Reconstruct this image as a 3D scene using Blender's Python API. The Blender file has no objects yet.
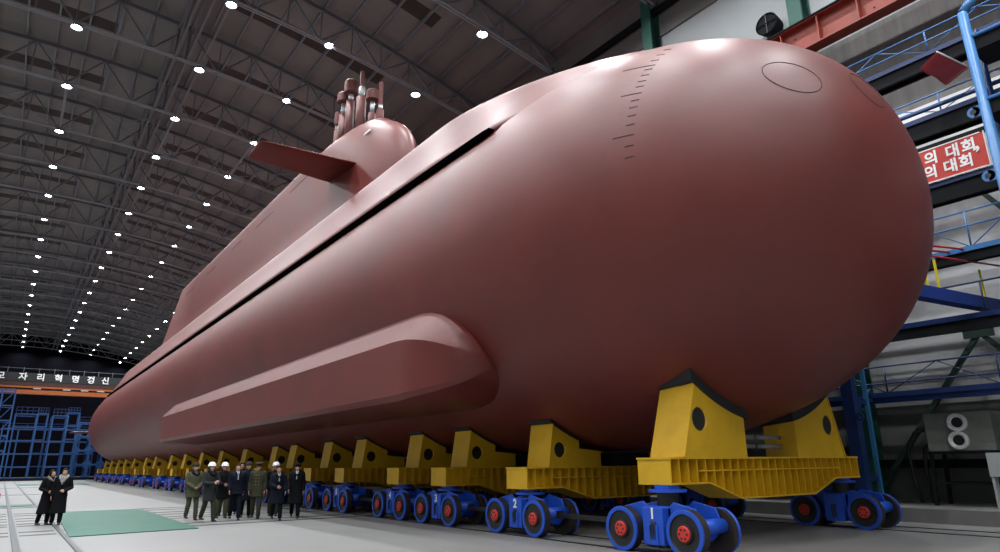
import bpy, bmesh, math, random
from mathutils import Vector, Matrix
random.seed(7)
scn = bpy.context.scene
COL = scn.collection
PI = math.pi

# ------------------------------------------------------------------ helpers
class MB:
    """collects simple solids and links them as one mesh object"""
    def __init__(s): s.v = []; s.f = []; s.mi = []; s.sm = []
    def add(s, vs, fs, mi=0, smooth=False):
        n = len(s.v); s.v += [tuple(v) for v in vs]
        for f in fs: s.f.append(tuple(i + n for i in f)); s.mi.append(mi); s.sm.append(smooth)
        return s
    def box(s, c, d, rz=0, mi=0):
        x, y, z = d[0]/2, d[1]/2, d[2]/2; cz, sz = math.cos(rz), math.sin(rz)
        vs = []
        for a in (-x, x):
            for b in (-y, y):
                for e in (-z, z): vs.append((c[0]+a*cz-b*sz, c[1]+a*sz+b*cz, c[2]+e))
        return s.add(vs, [(0,1,3,2),(4,6,7,5),(0,4,5,1),(2,3,7,6),(0,2,6,4),(1,5,7,3)], mi)
    def span(s, a, b, mi=0):
        return s.box([(a[i]+b[i])/2 for i in range(3)], [abs(b[i]-a[i]) for i in range(3)], 0, mi)
    def bar(s, a, b, w, h=None, mi=0, up=(0,0,1)):
        """rectangular bar from a to b"""
        h = w if h is None else h
        a = Vector(a); b = Vector(b); d = (b-a).normalized(); u = Vector(up)
        if abs(d.dot(u)) > .98: u = Vector((0,1,0))
        r = d.cross(u).normalized(); u = r.cross(d)
        vs = []
        for p in (a, b):
            for i, j in ((-1,-1),(1,-1),(1,1),(-1,1)): vs.append(p + r*i*w/2 + u*j*h/2)
        return s.add(vs, [(0,1,2,3),(7,6,5,4),(0,4,5,1),(1,5,6,2),(2,6,7,3),(3,7,4,0)], mi)
    def ring(s, rings, closed_ends=True, mi=0, smooth=True, loop=False):
        n = len(rings[0]); vs = [p for r in rings for p in r]; fs = []
        m = len(rings)
        for i in range(m if loop else m-1):
            j2 = (i+1) % m
            for k in range(n):
                fs.append((i*n+k, i*n+(k+1) % n, j2*n+(k+1) % n, j2*n+k))
        s.add(vs, fs, mi, smooth)
        if closed_ends and not loop:
            b = len(s.v)-len(vs)
            s.f.append(tuple(b+k for k in range(n))[::-1]); s.mi.append(mi); s.sm.append(False)
            s.f.append(tuple(b+(m-1)*n+k for k in range(n))); s.mi.append(mi); s.sm.append(False)
        return s
    def tube(s, a, b, r, r2=None, n=12, mi=0, smooth=True):
        r2 = r if r2 is None else r2
        a = Vector(a); b = Vector(b); d = (b-a).normalized()
        u = Vector((0,0,1)) if abs(d.z) < .95 else Vector((1,0,0))
        x = d.cross(u).normalized(); y = d.cross(x)
        R = []
        for p, q in ((a, r), (b, r2)):
            R.append([p + (x*math.cos(2*PI*k/n)+y*math.sin(2*PI*k/n))*q for k in range(n)])
        return s.ring(R, True, mi, smooth)
    def path(s, pts, r, n=6, mi=0, loop=False):
        R = []; pts = [Vector(p) for p in pts]; m = len(pts)
        for i, p in enumerate(pts):
            if loop: d = pts[(i+1) % m]-pts[i-1]
            else: d = pts[min(i+1, m-1)]-pts[max(i-1, 0)]
            d.normalize(); u = Vector((0,0,1)) if abs(d.z) < .9 else Vector((0,1,0))
            x = d.cross(u).normalized(); y = d.cross(x)
            R.append([p+(x*math.cos(2*PI*k/n)+y*math.sin(2*PI*k/n))*r for k in range(n)])
        return s.ring(R, True, mi, True, loop)
    def lathe(s, c, axis, prof, n=24, mi=0, smooth=True):
        """prof: list of (distance along axis, radius[, mat])"""
        c = Vector(c); d = Vector(axis).normalized()
        u = Vector((0,0,1)) if abs(d.z) < .95 else Vector((1,0,0))
        x = d.cross(u).normalized(); y = d.cross(x)
        for i in range(len(prof)-1):
            R = []
            for q in (prof[i], prof[i+1]):
                R.append([c+d*q[0]+(x*math.cos(2*PI*k/n)+y*math.sin(2*PI*k/n))*max(q[1], 1e-4) for k in range(n)])
            s.ring(R, False, prof[i+1][2] if len(prof[i+1]) > 2 else mi, smooth)
        return s
    def extrude(s, poly, y0, y1, mi=0):
        """poly = list of (x,z), extruded along y"""
        n = len(poly)
        vs = [(x, y0, z) for x, z in poly]+[(x, y1, z) for x, z in poly]
        fs = [tuple(range(n)), tuple(range(2*n-1, n-1, -1))]+[(k, (k+n), (k+1) % n+n, (k+1) % n) for k in range(n)]
        return s.add(vs, fs, mi)
    def sphere(s, c, r, n=12, m=8, mi=0):
        rx, ry, rz = (r, r, r) if not hasattr(r, '__len__') else r
        R = []
        for i in range(m+1):
            t = -PI/2+PI*i/m; q = max(math.cos(t), .02)
            R.append([(c[0]+rx*q*math.cos(2*PI*k/n), c[1]+ry*q*math.sin(2*PI*k/n), c[2]+rz*math.sin(t)) for k in range(n)])
        return s.ring(R, True, mi, True)
    def build(s, name, mats, parent=None, bevel=0, fixn=True):
        me = bpy.data.meshes.new(name); me.from_pydata(s.v, [], s.f)
        mats = mats if isinstance(mats, (list, tuple)) else [mats]
        for m in mats: me.materials.append(m)
        me.polygons.foreach_set('material_index', s.mi); me.polygons.foreach_set('use_smooth', s.sm)
        if fixn:
            bm = bmesh.new(); bm.from_mesh(me); bmesh.ops.recalc_face_normals(bm, faces=bm.faces); bm.to_mesh(me); bm.free()
        me.update()
        o = bpy.data.objects.new(name, me); COL.objects.link(o)
        if parent is not None: o.parent = parent
        if bevel:
            b = o.modifiers.new('bevel', 'BEVEL'); b.width = bevel; b.segments = 2; b.limit_method = 'ANGLE'
        return o

def tag(o, label=None, cat=None, group=None, kind=None):
    if label: o['label'] = label
    if cat: o['category'] = cat
    if group: o['group'] = group
    if kind: o['kind'] = kind
    return o
def empty(name, loc=(0,0,0), rz=0, label=None, cat=None, group=None):
    o = bpy.data.objects.new(name, None); COL.objects.link(o)
    o.location = loc; o.rotation_euler = (0,0,rz); o.empty_display_size = .2
    return tag(o, label, cat, group)
KIDS = {}
def kids(o): return [c for c in bpy.data.objects if c.parent == o]
def copy_tree(o, parent=None, cache=None):
    c = o.copy(); COL.objects.link(c)
    for k in ('label', 'category', 'group'):
        if parent is None and k in c: del c[k]
    if parent is not None: c.parent = parent
    for ch in (cache[o.name] if cache and o.name in cache else kids(o)): copy_tree(ch, c, cache)
    return c
def cache_of(o, d=None):
    d = {} if d is None else d
    d[o.name] = kids(o)
    for c in d[o.name]: cache_of(c, d)
    return d
ORD = ['first','second','third','fourth','fifth','sixth','seventh','eighth','ninth','tenth','eleventh','twelfth','thirteenth','fourteenth',
 'fifteenth','sixteenth','seventeenth','eighteenth','nineteenth','twentieth','twenty-first','twenty-second','twenty-third','twenty-fourth','twenty-fifth','twenty-sixth','twenty-seventh','twenty-eighth','twenty-ninth','thirtieth']

# ------------------------------------------------------------------ materials
def mat(name, col, rough=.6, metal=0, var=0.0, vscale=3.0, bump=0.0, bscale=20.0, spec=.5, emit=None, estr=0, coat=0, col2=None, stretch=(1,1,1), obj=False):
    m = bpy.data.materials.new(name); m.use_nodes = True
    nt = m.node_tree; b = nt.nodes['Principled BSDF']
    b.inputs['Base Color'].default_value = (*col, 1); b.inputs['Roughness'].default_value = rough
    b.inputs['Metallic'].default_value = metal; b.inputs['Specular IOR Level'].default_value = spec
    if coat: b.inputs['Coat Weight'].default_value = coat; b.inputs['Coat Roughness'].default_value = .25
    if emit: b.inputs['Emission Color'].default_value = (*emit, 1); b.inputs['Emission Strength'].default_value = estr
    tc = nt.nodes.new('ShaderNodeTexCoord'); mp = nt.nodes.new('ShaderNodeMapping')
    mp.inputs['Scale'].default_value = stretch
    nt.links.new(tc.outputs['Object'], mp.inputs['Vector'])
    if var or col2:
        n = nt.nodes.new('ShaderNodeTexNoise'); n.inputs['Scale'].default_value = vscale; n.inputs['Detail'].default_value = 6
        n.inputs['Roughness'].default_value = .6
        nt.links.new(mp.outputs[0], n.inputs['Vector'])
        r = nt.nodes.new('ShaderNodeValToRGB'); r.color_ramp.elements[0].position = .3; r.color_ramp.elements[1].position = .7
        c2 = col2 if col2 else tuple(min(1, c*(1+var)) for c in col)
        c1 = col if col2 else tuple(c*(1-var) for c in col)
        r.color_ramp.elements[0].color = (*c1, 1); r.color_ramp.elements[1].color = (*c2, 1)
        nt.links.new(n.outputs['Fac'], r.inputs['Fac']); nt.links.new(r.outputs['Color'], b.inputs['Base Color'])
        if var:
            mr = nt.nodes.new('ShaderNodeMapRange'); mr.inputs['To Min'].default_value = max(.05, rough-.06); mr.inputs['To Max'].default_value = min(1, rough+.06)
            nt.links.new(n.outputs['Fac'], mr.inputs['Value']); nt.links.new(mr.outputs[0], b.inputs['Roughness'])
    if bump:
        n2 = nt.nodes.new('ShaderNodeTexNoise'); n2.inputs['Scale'].default_value = bscale; n2.inputs['Detail'].default_value = 5
        nt.links.new(mp.outputs[0], n2.inputs['Vector'])
        bp = nt.nodes.new('ShaderNodeBump'); bp.inputs['Strength'].default_value = bump; bp.inputs['Distance'].default_value = .05
        nt.links.new(n2.outputs['Fac'], bp.inputs['Height']); nt.links.new(bp.outputs['Normal'], b.inputs['Normal'])
    return m
M = {}
M['hull'] = mat('hull_paint', (.128,.0185,.0135), .47, var=.18, vscale=.40, bump=.18, bscale=.8, spec=.50)
M['hull2'] = mat('hull_paint_dark', (.10,.027,.023), .75, var=.12, vscale=1.5, spec=.5)
M['slot'] = mat('slot_black', (.0015,.0015,.0015), 1.0, spec=.0)  # black standing for the shade inside the casing gap
M['seam'] = mat('seam_dark', (.03,.012,.012), .8)
M['metal'] = mat('bare_steel', (.40,.40,.41), .5, metal=.7)
M['yellow'] = mat('yellow_paint', (.62,.36,.007), .5, var=.08, vscale=2.5, bump=.1, bscale=30)
M['blue'] = mat('bogie_blue', (.010,.075,.50), .45, var=.12, vscale=4)
M['tyre'] = mat('wheel_rim_steel', (.035,.027,.024), .5, metal=.3)
M['black'] = mat('black_part', (.012,.012,.013), .5)
M['rubber'] = mat('rubber_pad', (.012,.012,.013), .75)
M['red'] = mat('hub_red', (.62,.035,.025), .45)
M['white'] = mat('white_paint', (.8,.8,.8), .5)
M['rail'] = mat('rail_steel', (.035,.035,.037), .45, metal=.6, var=.2, vscale=8)
M['railg'] = mat('rail_steel_grey', (.13,.14,.15), .4, metal=.6, var=.2, vscale=8)
M['green'] = mat('green_mat', (.018,.125,.085), .35, var=.12, vscale=1.5, bump=.15, bscale=8)
M['floor'] = mat('concrete_floor', (.225,.225,.22), .45, var=.07, vscale=.35, bump=.03, bscale=6, spec=.45)
M['kerb'] = mat('kerb_concrete', (.16,.16,.15), .8, var=.15, vscale=2)
M['truss'] = mat('roof_steel', (.16,.175,.20), .5, var=.12, vscale=2)
M['truss_lit'] = mat('roof_steel_lit', (.30,.32,.35), .45)  # paler copy of the roof steel, lamp light on the bottom chords painted in
M['trussd'] = mat('roof_steel_dark', (.12,.125,.14), .6)
M['strip'] = mat('roof_strip_brown', (.035,.024,.021), .8, var=.2, vscale=1)
M['gcol'] = mat('column_green', (.022,.10,.075), .5, var=.1)
M['gbr'] = mat('brace_green', (.03,.07,.05), .6)
M['lblue'] = mat('dock_light_blue', (.04,.16,.38), .4, var=.08)
M['dblue'] = mat('dock_dark_blue', (.005,.022,.10), .45, var=.12)
M['sblue'] = mat('scaffold_blue', (.009,.065,.21), .6, var=.3, vscale=.3)
M['redbeam'] = mat('crane_red', (.27,.045,.028), .55, var=.12)
M['orange'] = mat('crane_orange', (.34,.085,.015), .6, var=.1, vscale=.4)
M['rbrown'] = mat('crane_redbrown', (.05,.018,.014), .8, var=.2, vscale=.4)
M['wallup'] = mat('upper_wall', (.42,.45,.46), .7, var=.06, vscale=.3)
M['walllow'] = mat('lower_wall', (.13,.13,.128), .8, var=.25, vscale=.5, bump=.2, bscale=2)
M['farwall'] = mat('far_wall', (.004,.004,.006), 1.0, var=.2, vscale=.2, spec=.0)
M['gblue'] = mat('gangway_blue', (.006,.03,.20), .5)
M['board'] = mat('board_dark_grey', (.022,.023,.024), .9, var=.3, vscale=.6)
M['teal'] = mat('dock_teal', (.02,.12,.25), .5)
M['dark'] = mat('dark_steel', (.007,.008,.010), .8, spec=.2)
M['signred'] = mat('sign_red', (.50,.030,.018), .55)
M['flag'] = mat('flag_red', (.50,.05,.06), .7, var=.15, vscale=4)
M['boxgrey'] = mat('box_grey', (.19,.20,.18), .6, var=.1)
M['yel2'] = mat('ladder_yellow', (.75,.62,.03), .5)
M['redrail'] = mat('handrail_red', (.45,.02,.03), .5)
M['glow'] = mat('lamp_lens', (1,1,1), .5, emit=(.86,.92,1.0), estr=60)
M['lampb'] = mat('lamp_housing', (.25,.26,.27), .5)

# corrugated, stained sheet wall
def wall_mat():
    m = bpy.data.materials.new('corrugated_sheet'); m.use_nodes = True; nt = m.node_tree; b = nt.nodes['Principled BSDF']
    tc = nt.nodes.new('ShaderNodeTexCoord')
    n = nt.nodes.new('ShaderNodeTexNoise'); n.inputs['Scale'].default_value = .5; n.inputs['Detail'].default_value = 8; n.inputs['Roughness'].default_value = .65
    mp = nt.nodes.new('ShaderNodeMapping'); mp.inputs['Scale'].default_value = (1, .35, 1.6)
    nt.links.new(tc.outputs['Object'], mp.inputs[0]); nt.links.new(mp.outputs[0], n.inputs['Vector'])
    r = nt.nodes.new('ShaderNodeValToRGB'); r.color_ramp.elements[0].position = .35; r.color_ramp.elements[1].position = .65
    r.color_ramp.elements[0].color = (.55,.55,.56,1); r.color_ramp.elements[1].color = (.85,.86,.88,1)
    nt.links.new(n.outputs['Fac'], r.inputs[0]); nt.links.new(r.outputs[0], b.inputs['Base Color'])
    b.inputs['Roughness'].default_value = .6
    w = nt.nodes.new('ShaderNodeTexWave'); w.wave_type = 'BANDS'; w.bands_direction = 'Y'; w.inputs['Scale'].default_value = 1.6
    nt.links.new(tc.outputs['Object'], w.inputs['Vector'])
    bp = nt.nodes.new('ShaderNodeBump'); bp.inputs['Strength'].default_value = .15; bp.inputs['Distance'].default_value = .03
    nt.links.new(w.outputs['Fac'], bp.inputs['Height']); nt.links.new(bp.outputs[0], b.inputs['Normal'])
    return m
M['sheet'] = wall_mat(); M['sheet2'] = mat('sheet_brownish', (.16,.15,.145), .7, var=.25, vscale=.8, bump=.4, bscale=5, stretch=(1,4,.3))
M['roof'] = mat('roof_sheet', (.165,.157,.152), .75, var=.12, vscale=.5)

# ------------------------------------------------------------------ camera
R = Vector((0.80498, -0.59325, -0.00768)); 
pitch, roll, yaw = 0.280967599, -0.010883756, 0.635192648
cy, sy, cp, sp = math.cos(yaw), math.sin(yaw), math.cos(pitch), math.sin(pitch)
F = Vector((sy*cp, cy*cp, sp)); R0 = Vector((cy, -sy, 0)); U0 = R0.cross(F)
R = R0*math.cos(roll)+U0*math.sin(roll); U = -R0*math.sin(roll)+U0*math.cos(roll)
cam = bpy.data.cameras.new('camera'); co = bpy.data.objects.new('camera', cam); COL.objects.link(co)
co.matrix_world = Matrix(((R.x, U.x, -F.x, 0), (R.y, U.y, -F.y, 0), (R.z, U.z, -F.z, 1.6), (0,0,0,1)))
cam.sensor_width = 36; cam.sensor_fit = 'HORIZONTAL'; cam.lens = 651.6256/1000*36; cam.clip_end = 400; cam.clip_start = .05
scn.camera = co

# ------------------------------------------------------------------ the hangar shell
XR, XL, YN, YF = 23.6, -25.6, -32.0, 172.0
CX = -1.0
def zb(x): return 26.62-.0045*(x-CX)**2          # bottom chord of the trusses
def zt(x): return 29.1-.0068*(x-CX)**2           # top chord
def struct(o): o['kind'] = 'structure'; return o
struct(MB().span((XL-.5, YN-.5, -.4), (XR+.5, YF+.5, 0)).build('floor', M['floor']))
b = MB(); N = 28
xs = [XL+(XR-XL)*i/N for i in range(N+1)]
b.ring([[(x, YN, zt(x)+.42) for x in xs]+[(x, YN, zt(x)+.62) for x in xs[::-1]], [(x, YF, zt(x)+.42) for x in xs]+[(x, YF, zt(x)+.62) for x in xs[::-1]]], True, 0, False)
struct(b.build('ceiling', M['roof']))
w = MB(); w.span((XR, YN, 17.2), (XR+.3, YF, 26)); struct(w.build('wall_right_upper', M['wallup']))
w = MB(); w.span((XR, YN, 3.3), (XR+.3, YF, 13.3)); struct(w.build('wall_right', M['sheet']))
w = MB(); w.span((XR, YN, 13.3), (XR+.3, YF, 17.2)); struct(w.build('wall_right_middle', M['sheet2']))
w = MB(); w.span((XR, YN, 0), (XR+.3, YF, 3.3)); struct(w.build('wall_right_base', M['walllow']))
struct(MB().span((XL-.3, YN, 0), (XL, YF, 26)).build('wall_left', M['wallup']))
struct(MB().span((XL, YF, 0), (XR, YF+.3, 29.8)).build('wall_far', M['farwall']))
struct(MB().span((XL, YN-.3, 0), (XR, YN, 29.8)).build('wall_near', M['wallup']))
b = MB(); b.span((23.5, YN, 22.35), (23.6, YF, 25.3)); struct(b.build('trim_1', M['roof']))
b = MB(); b.span((23.2, YN, 23.55), (23.4, YF, 23.9)); struct(b.build('trim_0', M['dark']))
b = MB(); b.span((19.7, YN, 0), (23.6, YF, .36)); struct(b.build('baseboard_right', M['kerb']))

# purlins along the roof
px = [-24.2+1.62*i for i in range(30)]
p0 = None
for i, x in enumerate(px):
    z = zt(x)+.30
    if p0 is None:
        q = MB(); q.bar((0, YN, 0), (0, YF, 0), .10, .22); p0 = q.build('roof_purlin', M['truss']); o = p0
    else: o = p0.copy(); COL.objects.link(o)
    o.location = (x, 0, z)
    tag(o, 'long grey roof purlin under the ceiling sheets, %s from the right wall' % ORD[29-i], 'purlin', 'roof purlins')
# brown strips on the ceiling between the trusses
YT0, DT = 40.7149, 7.57568
ys_t = [YT0+DT*k for k in range(-9, 18)]
s0 = None
for k, y in enumerate(ys_t[:-1]):
    for (xa, xb) in ((-9.2, 1.6), (7.2, 17.0)):
        q = MB(); n = 6; R1 = []
        for yy in (y+3.1, y+4.3):
            R1.append([(xa+(xb-xa)*i/n, yy, zt(xa+(xb-xa)*i/n)+.405) for i in range(n+1)]+[(xa+(xb-xa)*i/n, yy, zt(xa+(xb-xa)*i/n)+.45) for i in range(n, -1, -1)])
        q.ring(R1, True, 0, False)
        struct(q.build('trim_%d' % (2*k+(2 if xa < 0 else 3)), M['strip']))

# roof trusses
def make_truss():
    t = empty('roof_truss')
    n = 24; X = [-24.4+(23.2+24.4)*i/n for i in range(n+1)]
    b1 = MB(); b2 = MB(); w = MB(); w2 = MB()
    for i in range(n):
        b1.bar((X[i], -.10, zb(X[i])), (X[i+1], -.10, zb(X[i+1])), .07, .10); b1.bar((X[i], .10, zb(X[i])), (X[i+1], .10, zb(X[i+1])), .07, .10)
        b2.bar((X[i], 0, zt(X[i])), (X[i+1], 0, zt(X[i+1])), .20, .26)
        if i % 2 == 0: w.bar((X[i], 0, zb(X[i])), (X[i+1], 0, zt(X[i+1])), .10)
        else: w.bar((X[i], 0, zt(X[i])), (X[i+1], 0, zb(X[i+1])), .10)
        w.bar((X[i], 0, zb(X[i])), (X[i], 0, zt(X[i])), .07)
    b1.build('bottom_chord', M['truss_lit'], t); b2.build('top_chord', M['trussd'], t)
    w.build('web_member', M['truss'], t)
    return t
tr = make_truss(); tc_ = cache_of(tr)
for k, y in enumerate(ys_t):
    o = tr if k == 0 else copy_tree(tr, None, tc_)
    o.location = (0, y, 0)
    tag(o, 'wide arched steel roof truss of twin chords and webs, %s from the camera end' % ORD[k], 'roof truss', 'roof trusses')

# longitudinal truss (deep, dark) and pale cable tray
b = MB(); c = MB()
X1 = 5.1; za, zc_ = zb(X1)+.1, zt(X1)-.2
YNi, YFi = YN+.1, YF-.1
lt = empty('longitudinal_truss', (0,0,0), 0, 'deep dark truss running lengthwise under the roof between the first two lamp rows', 'roof truss')
b.bar((X1-.35, YNi, za), (X1-.35, YFi, za), .14, .16); b.bar((X1+.35, YNi, za), (X1+.35, YFi, za), .14, .16); b.build('bottom_chord', M['trussd'], lt)
c.bar((X1-.35, YNi, zc_), (X1-.35, YFi, zc_), .14, .16); c.bar((X1+.35, YNi, zc_), (X1+.35, YFi, zc_), .14, .16); c.build('top_chord', M['trussd'], lt)
w = MB()
y = YT0-9*DT
while y < YF-4:
    for dx in (-.35, .35):
        w.bar((X1+dx, y, za), (X1+dx, y+DT/2, zc_), .11); w.bar((X1+dx, y+DT/2, zc_), (X1+dx, y+DT, za), .11); w.bar((X1+dx, y, za), (X1+dx, y, zc_), .10)
    w.bar((X1-.35, y, za), (X1+.35, y, za), .1)
    y += DT
w.build('web_member', M['trussd'], lt)
rows = {0: (-.51, 26.6), 1: (6.21, 26.336), 2: (11.88, 26.075), 3: (17.80, 24.841), -1: (-7.2, 26.45), -2: (-13.7, 25.9), -3: (-20.0, 24.9)}
LN = {0: 'leftmost visible row', 1: 'second visible row', 2: 'third visible row', 3: 'row above the submarine',
      -1: 'row just left of view', -2: 'row further left of view', -3: 'row beside the left wall'}
q = MB(); q.bar((6.21+.12, YN, rows[1][1]+.36), (6.21+.12, YF, rows[1][1]+.36), .09, .06)
tag(q.build('cable_tray', M['truss']), 'pale cable tray running lengthwise along the second roof lamp row', 'cable tray')
# cross bracing bays in the plane of the bottom chords
for nb, k in enumerate((-4, 1, 9)):
    y0, y1 = YT0+DT*k, YT0+DT*(k+1)
    t = empty('roof_bracing', (0,0,0), 0, 'thin crossed roof bracing rods %s' % ('above the bow of the submarine', 'between two lamp rows over the hangar middle', 'far down the hangar roof')[nb], 'bracing', 'crossed roof bracing')
    xs_ = [-24, -17.4, -7.2, -.51, 6.21, 11.88, 17.8, 23.2]
    for a, c in zip(xs_[:-1], xs_[1:]):
        for (p, r) in ((a, c), (c, a)):
            q = MB(); q.tube((p, y0, zb(p)-.05), (r, y1, zb(r)-.05), .03, n=6); q.build('brace_rod', M['truss'], t)
    for a in xs_[1:-1]:
        q = MB(); q.bar((a, y0, zb(a)), (a, y1, zb(a)), .16, .12); q.build('strut', M['truss'], t)

# high-bay lamps: housing, lens and a real lamp under each
LD = bpy.data.lights.new('lamp', 'AREA'); LD.shape = 'DISK'; LD.size = .40; LD.color = (.95,.975,1.0); LD.energy = 550; LD.spread = math.radians(150)
def make_lamp():
    t = empty('high_bay_lamp')
    q = MB(); q.lathe((0,0,0), (0,0,1), [(-.02,.30),(.06,.27),(.20,.12),(.34,.10),(.34,.0)], 16); q.build('lamp_housing', M['lampb'], t)
    q = MB(); q.tube((0,0,.34), (0,0,.55), .02, n=6); q.build('hook', M['lampb'], t)
    q = MB(); q.lathe((0,0,0), (0,0,1), [(0,.0),(0,.20),(.03,.21)], 16); q.build('lens', M['glow'], t)
    l = bpy.data.objects.new('lamp_light', LD); COL.objects.link(l); l.parent = t; l.location = (0,0,-.04)
    return t
lp = make_lamp(); lc = cache_of(lp); first = True
for r in (0, 1, 2, 3, -1, -2, -3):
    x, z = rows[r]; n = 0
    for k in range(-9 if r < 2 else -8, 18 if r >= 0 else 12):
        y = YT0+DT*k
        if r < 0 and (k % 2): continue
        if r > 0 and k < -5 and (k % 2): continue
        if first: o = lp; first = False
        else: o = copy_tree(lp, None, lc)
        o.location = (x, y, z-.24)
        tag(o, 'round white high bay roof lamp, %s from the camera, %s' % (ORD[n], LN[r]), 'lamp', 'high bay roof lamps'); n += 1

# green wall columns
cy0 = 3.3+.1
c0 = None
for k in range(-2, 22):
    y = 3.4+7.42*k
    if y > YF-2: break
    if c0 is None:
        q = MB(); q.span((-.5,-.05,0), (.12,.05,24)); q.span((-.56,-.28,0), (-.46,.28,24)); q.span((.08,-.28,0), (.13,.28,24)); q.span((-.6,-.36,0),(.13,.36,.08))
        pass
        c0 = q.build('wall_column', M['gcol']); o = c0
    else: o = c0.copy(); COL.objects.link(o)
    o.location = (23.35, y, .36)
    tag(o, 'dark green steel wall column on the right wall, %s from the camera end' % ORD[k+2], 'column', 'green wall columns')
# K braces on the wall
for k in range(-2, 6):
    y = 3.4+7.42*k; ym = y+3.7
    t = empty('wall_brace', (0,0,0), 0, 'dark green crossed wall brace with gusset, %s bay from the camera end' % ORD[k+2], 'brace', 'green wall braces')
    zs = [(.8, 5.3), (5.3, 11.0)]
    for n, (z0, z1) in enumerate(zs):
        for s in (-1, 1):
            q = MB(); q.bar((23.3, ym, z1), (23.3, ym+s*3.5, z0), .16, .14); q.build('brace_arm', M['gbr'], t)
        q = MB(); q.box((23.2, ym, z1), (.08, .8, .34)); q.build('gusset', M['gbr'], t)
# round fan on the upper wall
fz = 1.6+.764*23.1; fy = .525*23.1
t = empty('wall_fan', (23.1, fy, fz), 0, 'dark round fan high on the pale upper wall beside a green column', 'fan')
q = MB(); q.lathe((0,0,0), (-1,0,0), [(-.45,.42),(.12,.5),(.16,.46),(.1,.44),(.08,.0)], 20); q.build('fan_housing', M['dark'], t)
q = MB()
for a in range(5): q.box((-.14,0,0), (.02,.86,.03)); 
q.box((-.14,0,0), (.02,.03,.86)); q.build('guard_bar', M['trussd'], t)

# crane runway beam, red
t = empty('crane_runway_beam', (22.3, 0, 0), 0, 'red steel crane runway girder with stiffeners along the right wall', 'girder')
zb0, zt0 = 1.6+.672*22.3, 1.6+.722*22.3
q = MB(); q.span((-.02, YN, zb0), (.02, 165, zt0)); q.build('web_plate', M['redbeam'], t)
q = MB(); q.span((-.28, YN, zb0), (.28, 165, zb0+.05)); q.build('bottom_flange', M['redbeam'], t)
q = MB(); q.span((-.28, YN, zt0), (.28, 165, zt0+.05)); q.build('top_flange', M['redbeam'], t)
q = MB(); q.bar((0, YN, zt0+.14), (0, 165, zt0+.14), .12, .18); q.span((-.34, YN, zt0+.05), (-.28, 165, zt0+.10)); q.build('crane_rail', M['dark'], t)
y = 1.0
q = MB()
while y < 60:
    q.span((-.26, y-.02, zb0+.05), (0, y+.02, zt0)); y += 1.45
q.build('stiffener', M['redbeam'], t)
q = MB(); y = 2.0
while y < 20:
    for dz in (.35, .75):
        for dy in (0, .5): q.tube((-.022, y+dy, zb0+dz), (-.03, y+dy, zb0+dz), .035, n=8)
    y += 1.45*2
q.build('bolt', M['dark'], t)

# dock platform on the right: long walkways on posts
XP = 20.5
def ratio_z(r, X=XP): return 1.6+r*X
def walkway(nm, label, zbeam, zbeam2, rails, diag=True, bm='dark', rm='lblue', y0=-8, y1=44, edge='dblue'):
    t = empty(nm, (0,0,0), 0, label, 'walkway', 'dock walkways on the right')
    q = MB(); q.span((XP, y0, zbeam), (XP+.12, y1, zbeam2)); q.span((XP+.6, y0, zbeam+.1), (XP+.68, y1, zbeam2)); q.build('walkway_beam', M[bm], t)
    q = MB(); q.span((XP-.03, y0, zbeam2), (XP+.7, y1, zbeam2+.04)); q.build('deck_plate', M['dark'], t)
    q = MB(); q.span((XP-.06, y0, zbeam2-.09), (XP-.03, y1, zbeam2+.05)); q.build('edge_angle', M[edge], t)
    if rails:
        q = MB()
        for zr in rails: q.tube((XP, y0, zr), (XP, y1, zr), .026, n=8)
        yy = y0; zt_ = max(rails); zl = zbeam2+.02
        q2 = MB()
        while yy < y1:
            q2.tube((XP, yy, zl), (XP, yy, zt_), .024, n=6)
            if diag: q2.tube((XP, yy, zl), (XP, yy+1.4, zt_), .016, n=6); q2.tube((XP, yy+1.4, zt_), (XP, yy+2.8, zl), .016, n=6)
            yy += 2.8
        q.build('handrail', M[rm], t); q2.build('railing_post', M[rm], t)
    return t
walkway('dock_walkway', 'topmost walkway of the blue dock, light blue zigzag railing, below the red girder', ratio_z(.549), ratio_z(.572), (ratio_z(.609), ratio_z(.592)))
walkway('dock_walkway', 'dock walkway with zigzag railing just above the red banner', ratio_z(.447), ratio_z(.475), (ratio_z(.506), ratio_z(.49)))
walkway('dock_walkway', 'dock walkway directly beneath the red banner, without railing', ratio_z(.345), ratio_z(.372), None)
walkway('dock_walkway', 'dock walkway at the level of the red gangway handrails', ratio_z(.255), ratio_z(.272), (ratio_z(.323), ratio_z(.303)), edge='lblue')
walkway('dock_walkway', 'dark dock walkway just below the dark blue gangway beam', ratio_z(.163), ratio_z(.182), (ratio_z(.225),), diag=False, rm='dblue')
walkway('dock_walkway', 'lowest dock walkway, blue railing, above the grey fan box', ratio_z(.078), ratio_z(.090), (ratio_z(.129), ratio_z(.105)), rm='dblue', bm='dblue')
# thin cables/ledges above the banner
q = MB(); q.span((XP-.02, -8, ratio_z(.425)), (XP+.08, 44, ratio_z(.433)))
tag(q.build('ledger_tube', M['dark']), 'thin black ledger running along the top of the red banner', 'beam')
q = MB(); q.tube((XP, -8, ratio_z(.487)), (XP, 44, ratio_z(.487)), .05)
tag(q.build('cable_pipe', M['dblue']), 'thin dark blue pipe running above the banner walkway', 'pipe')

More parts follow.
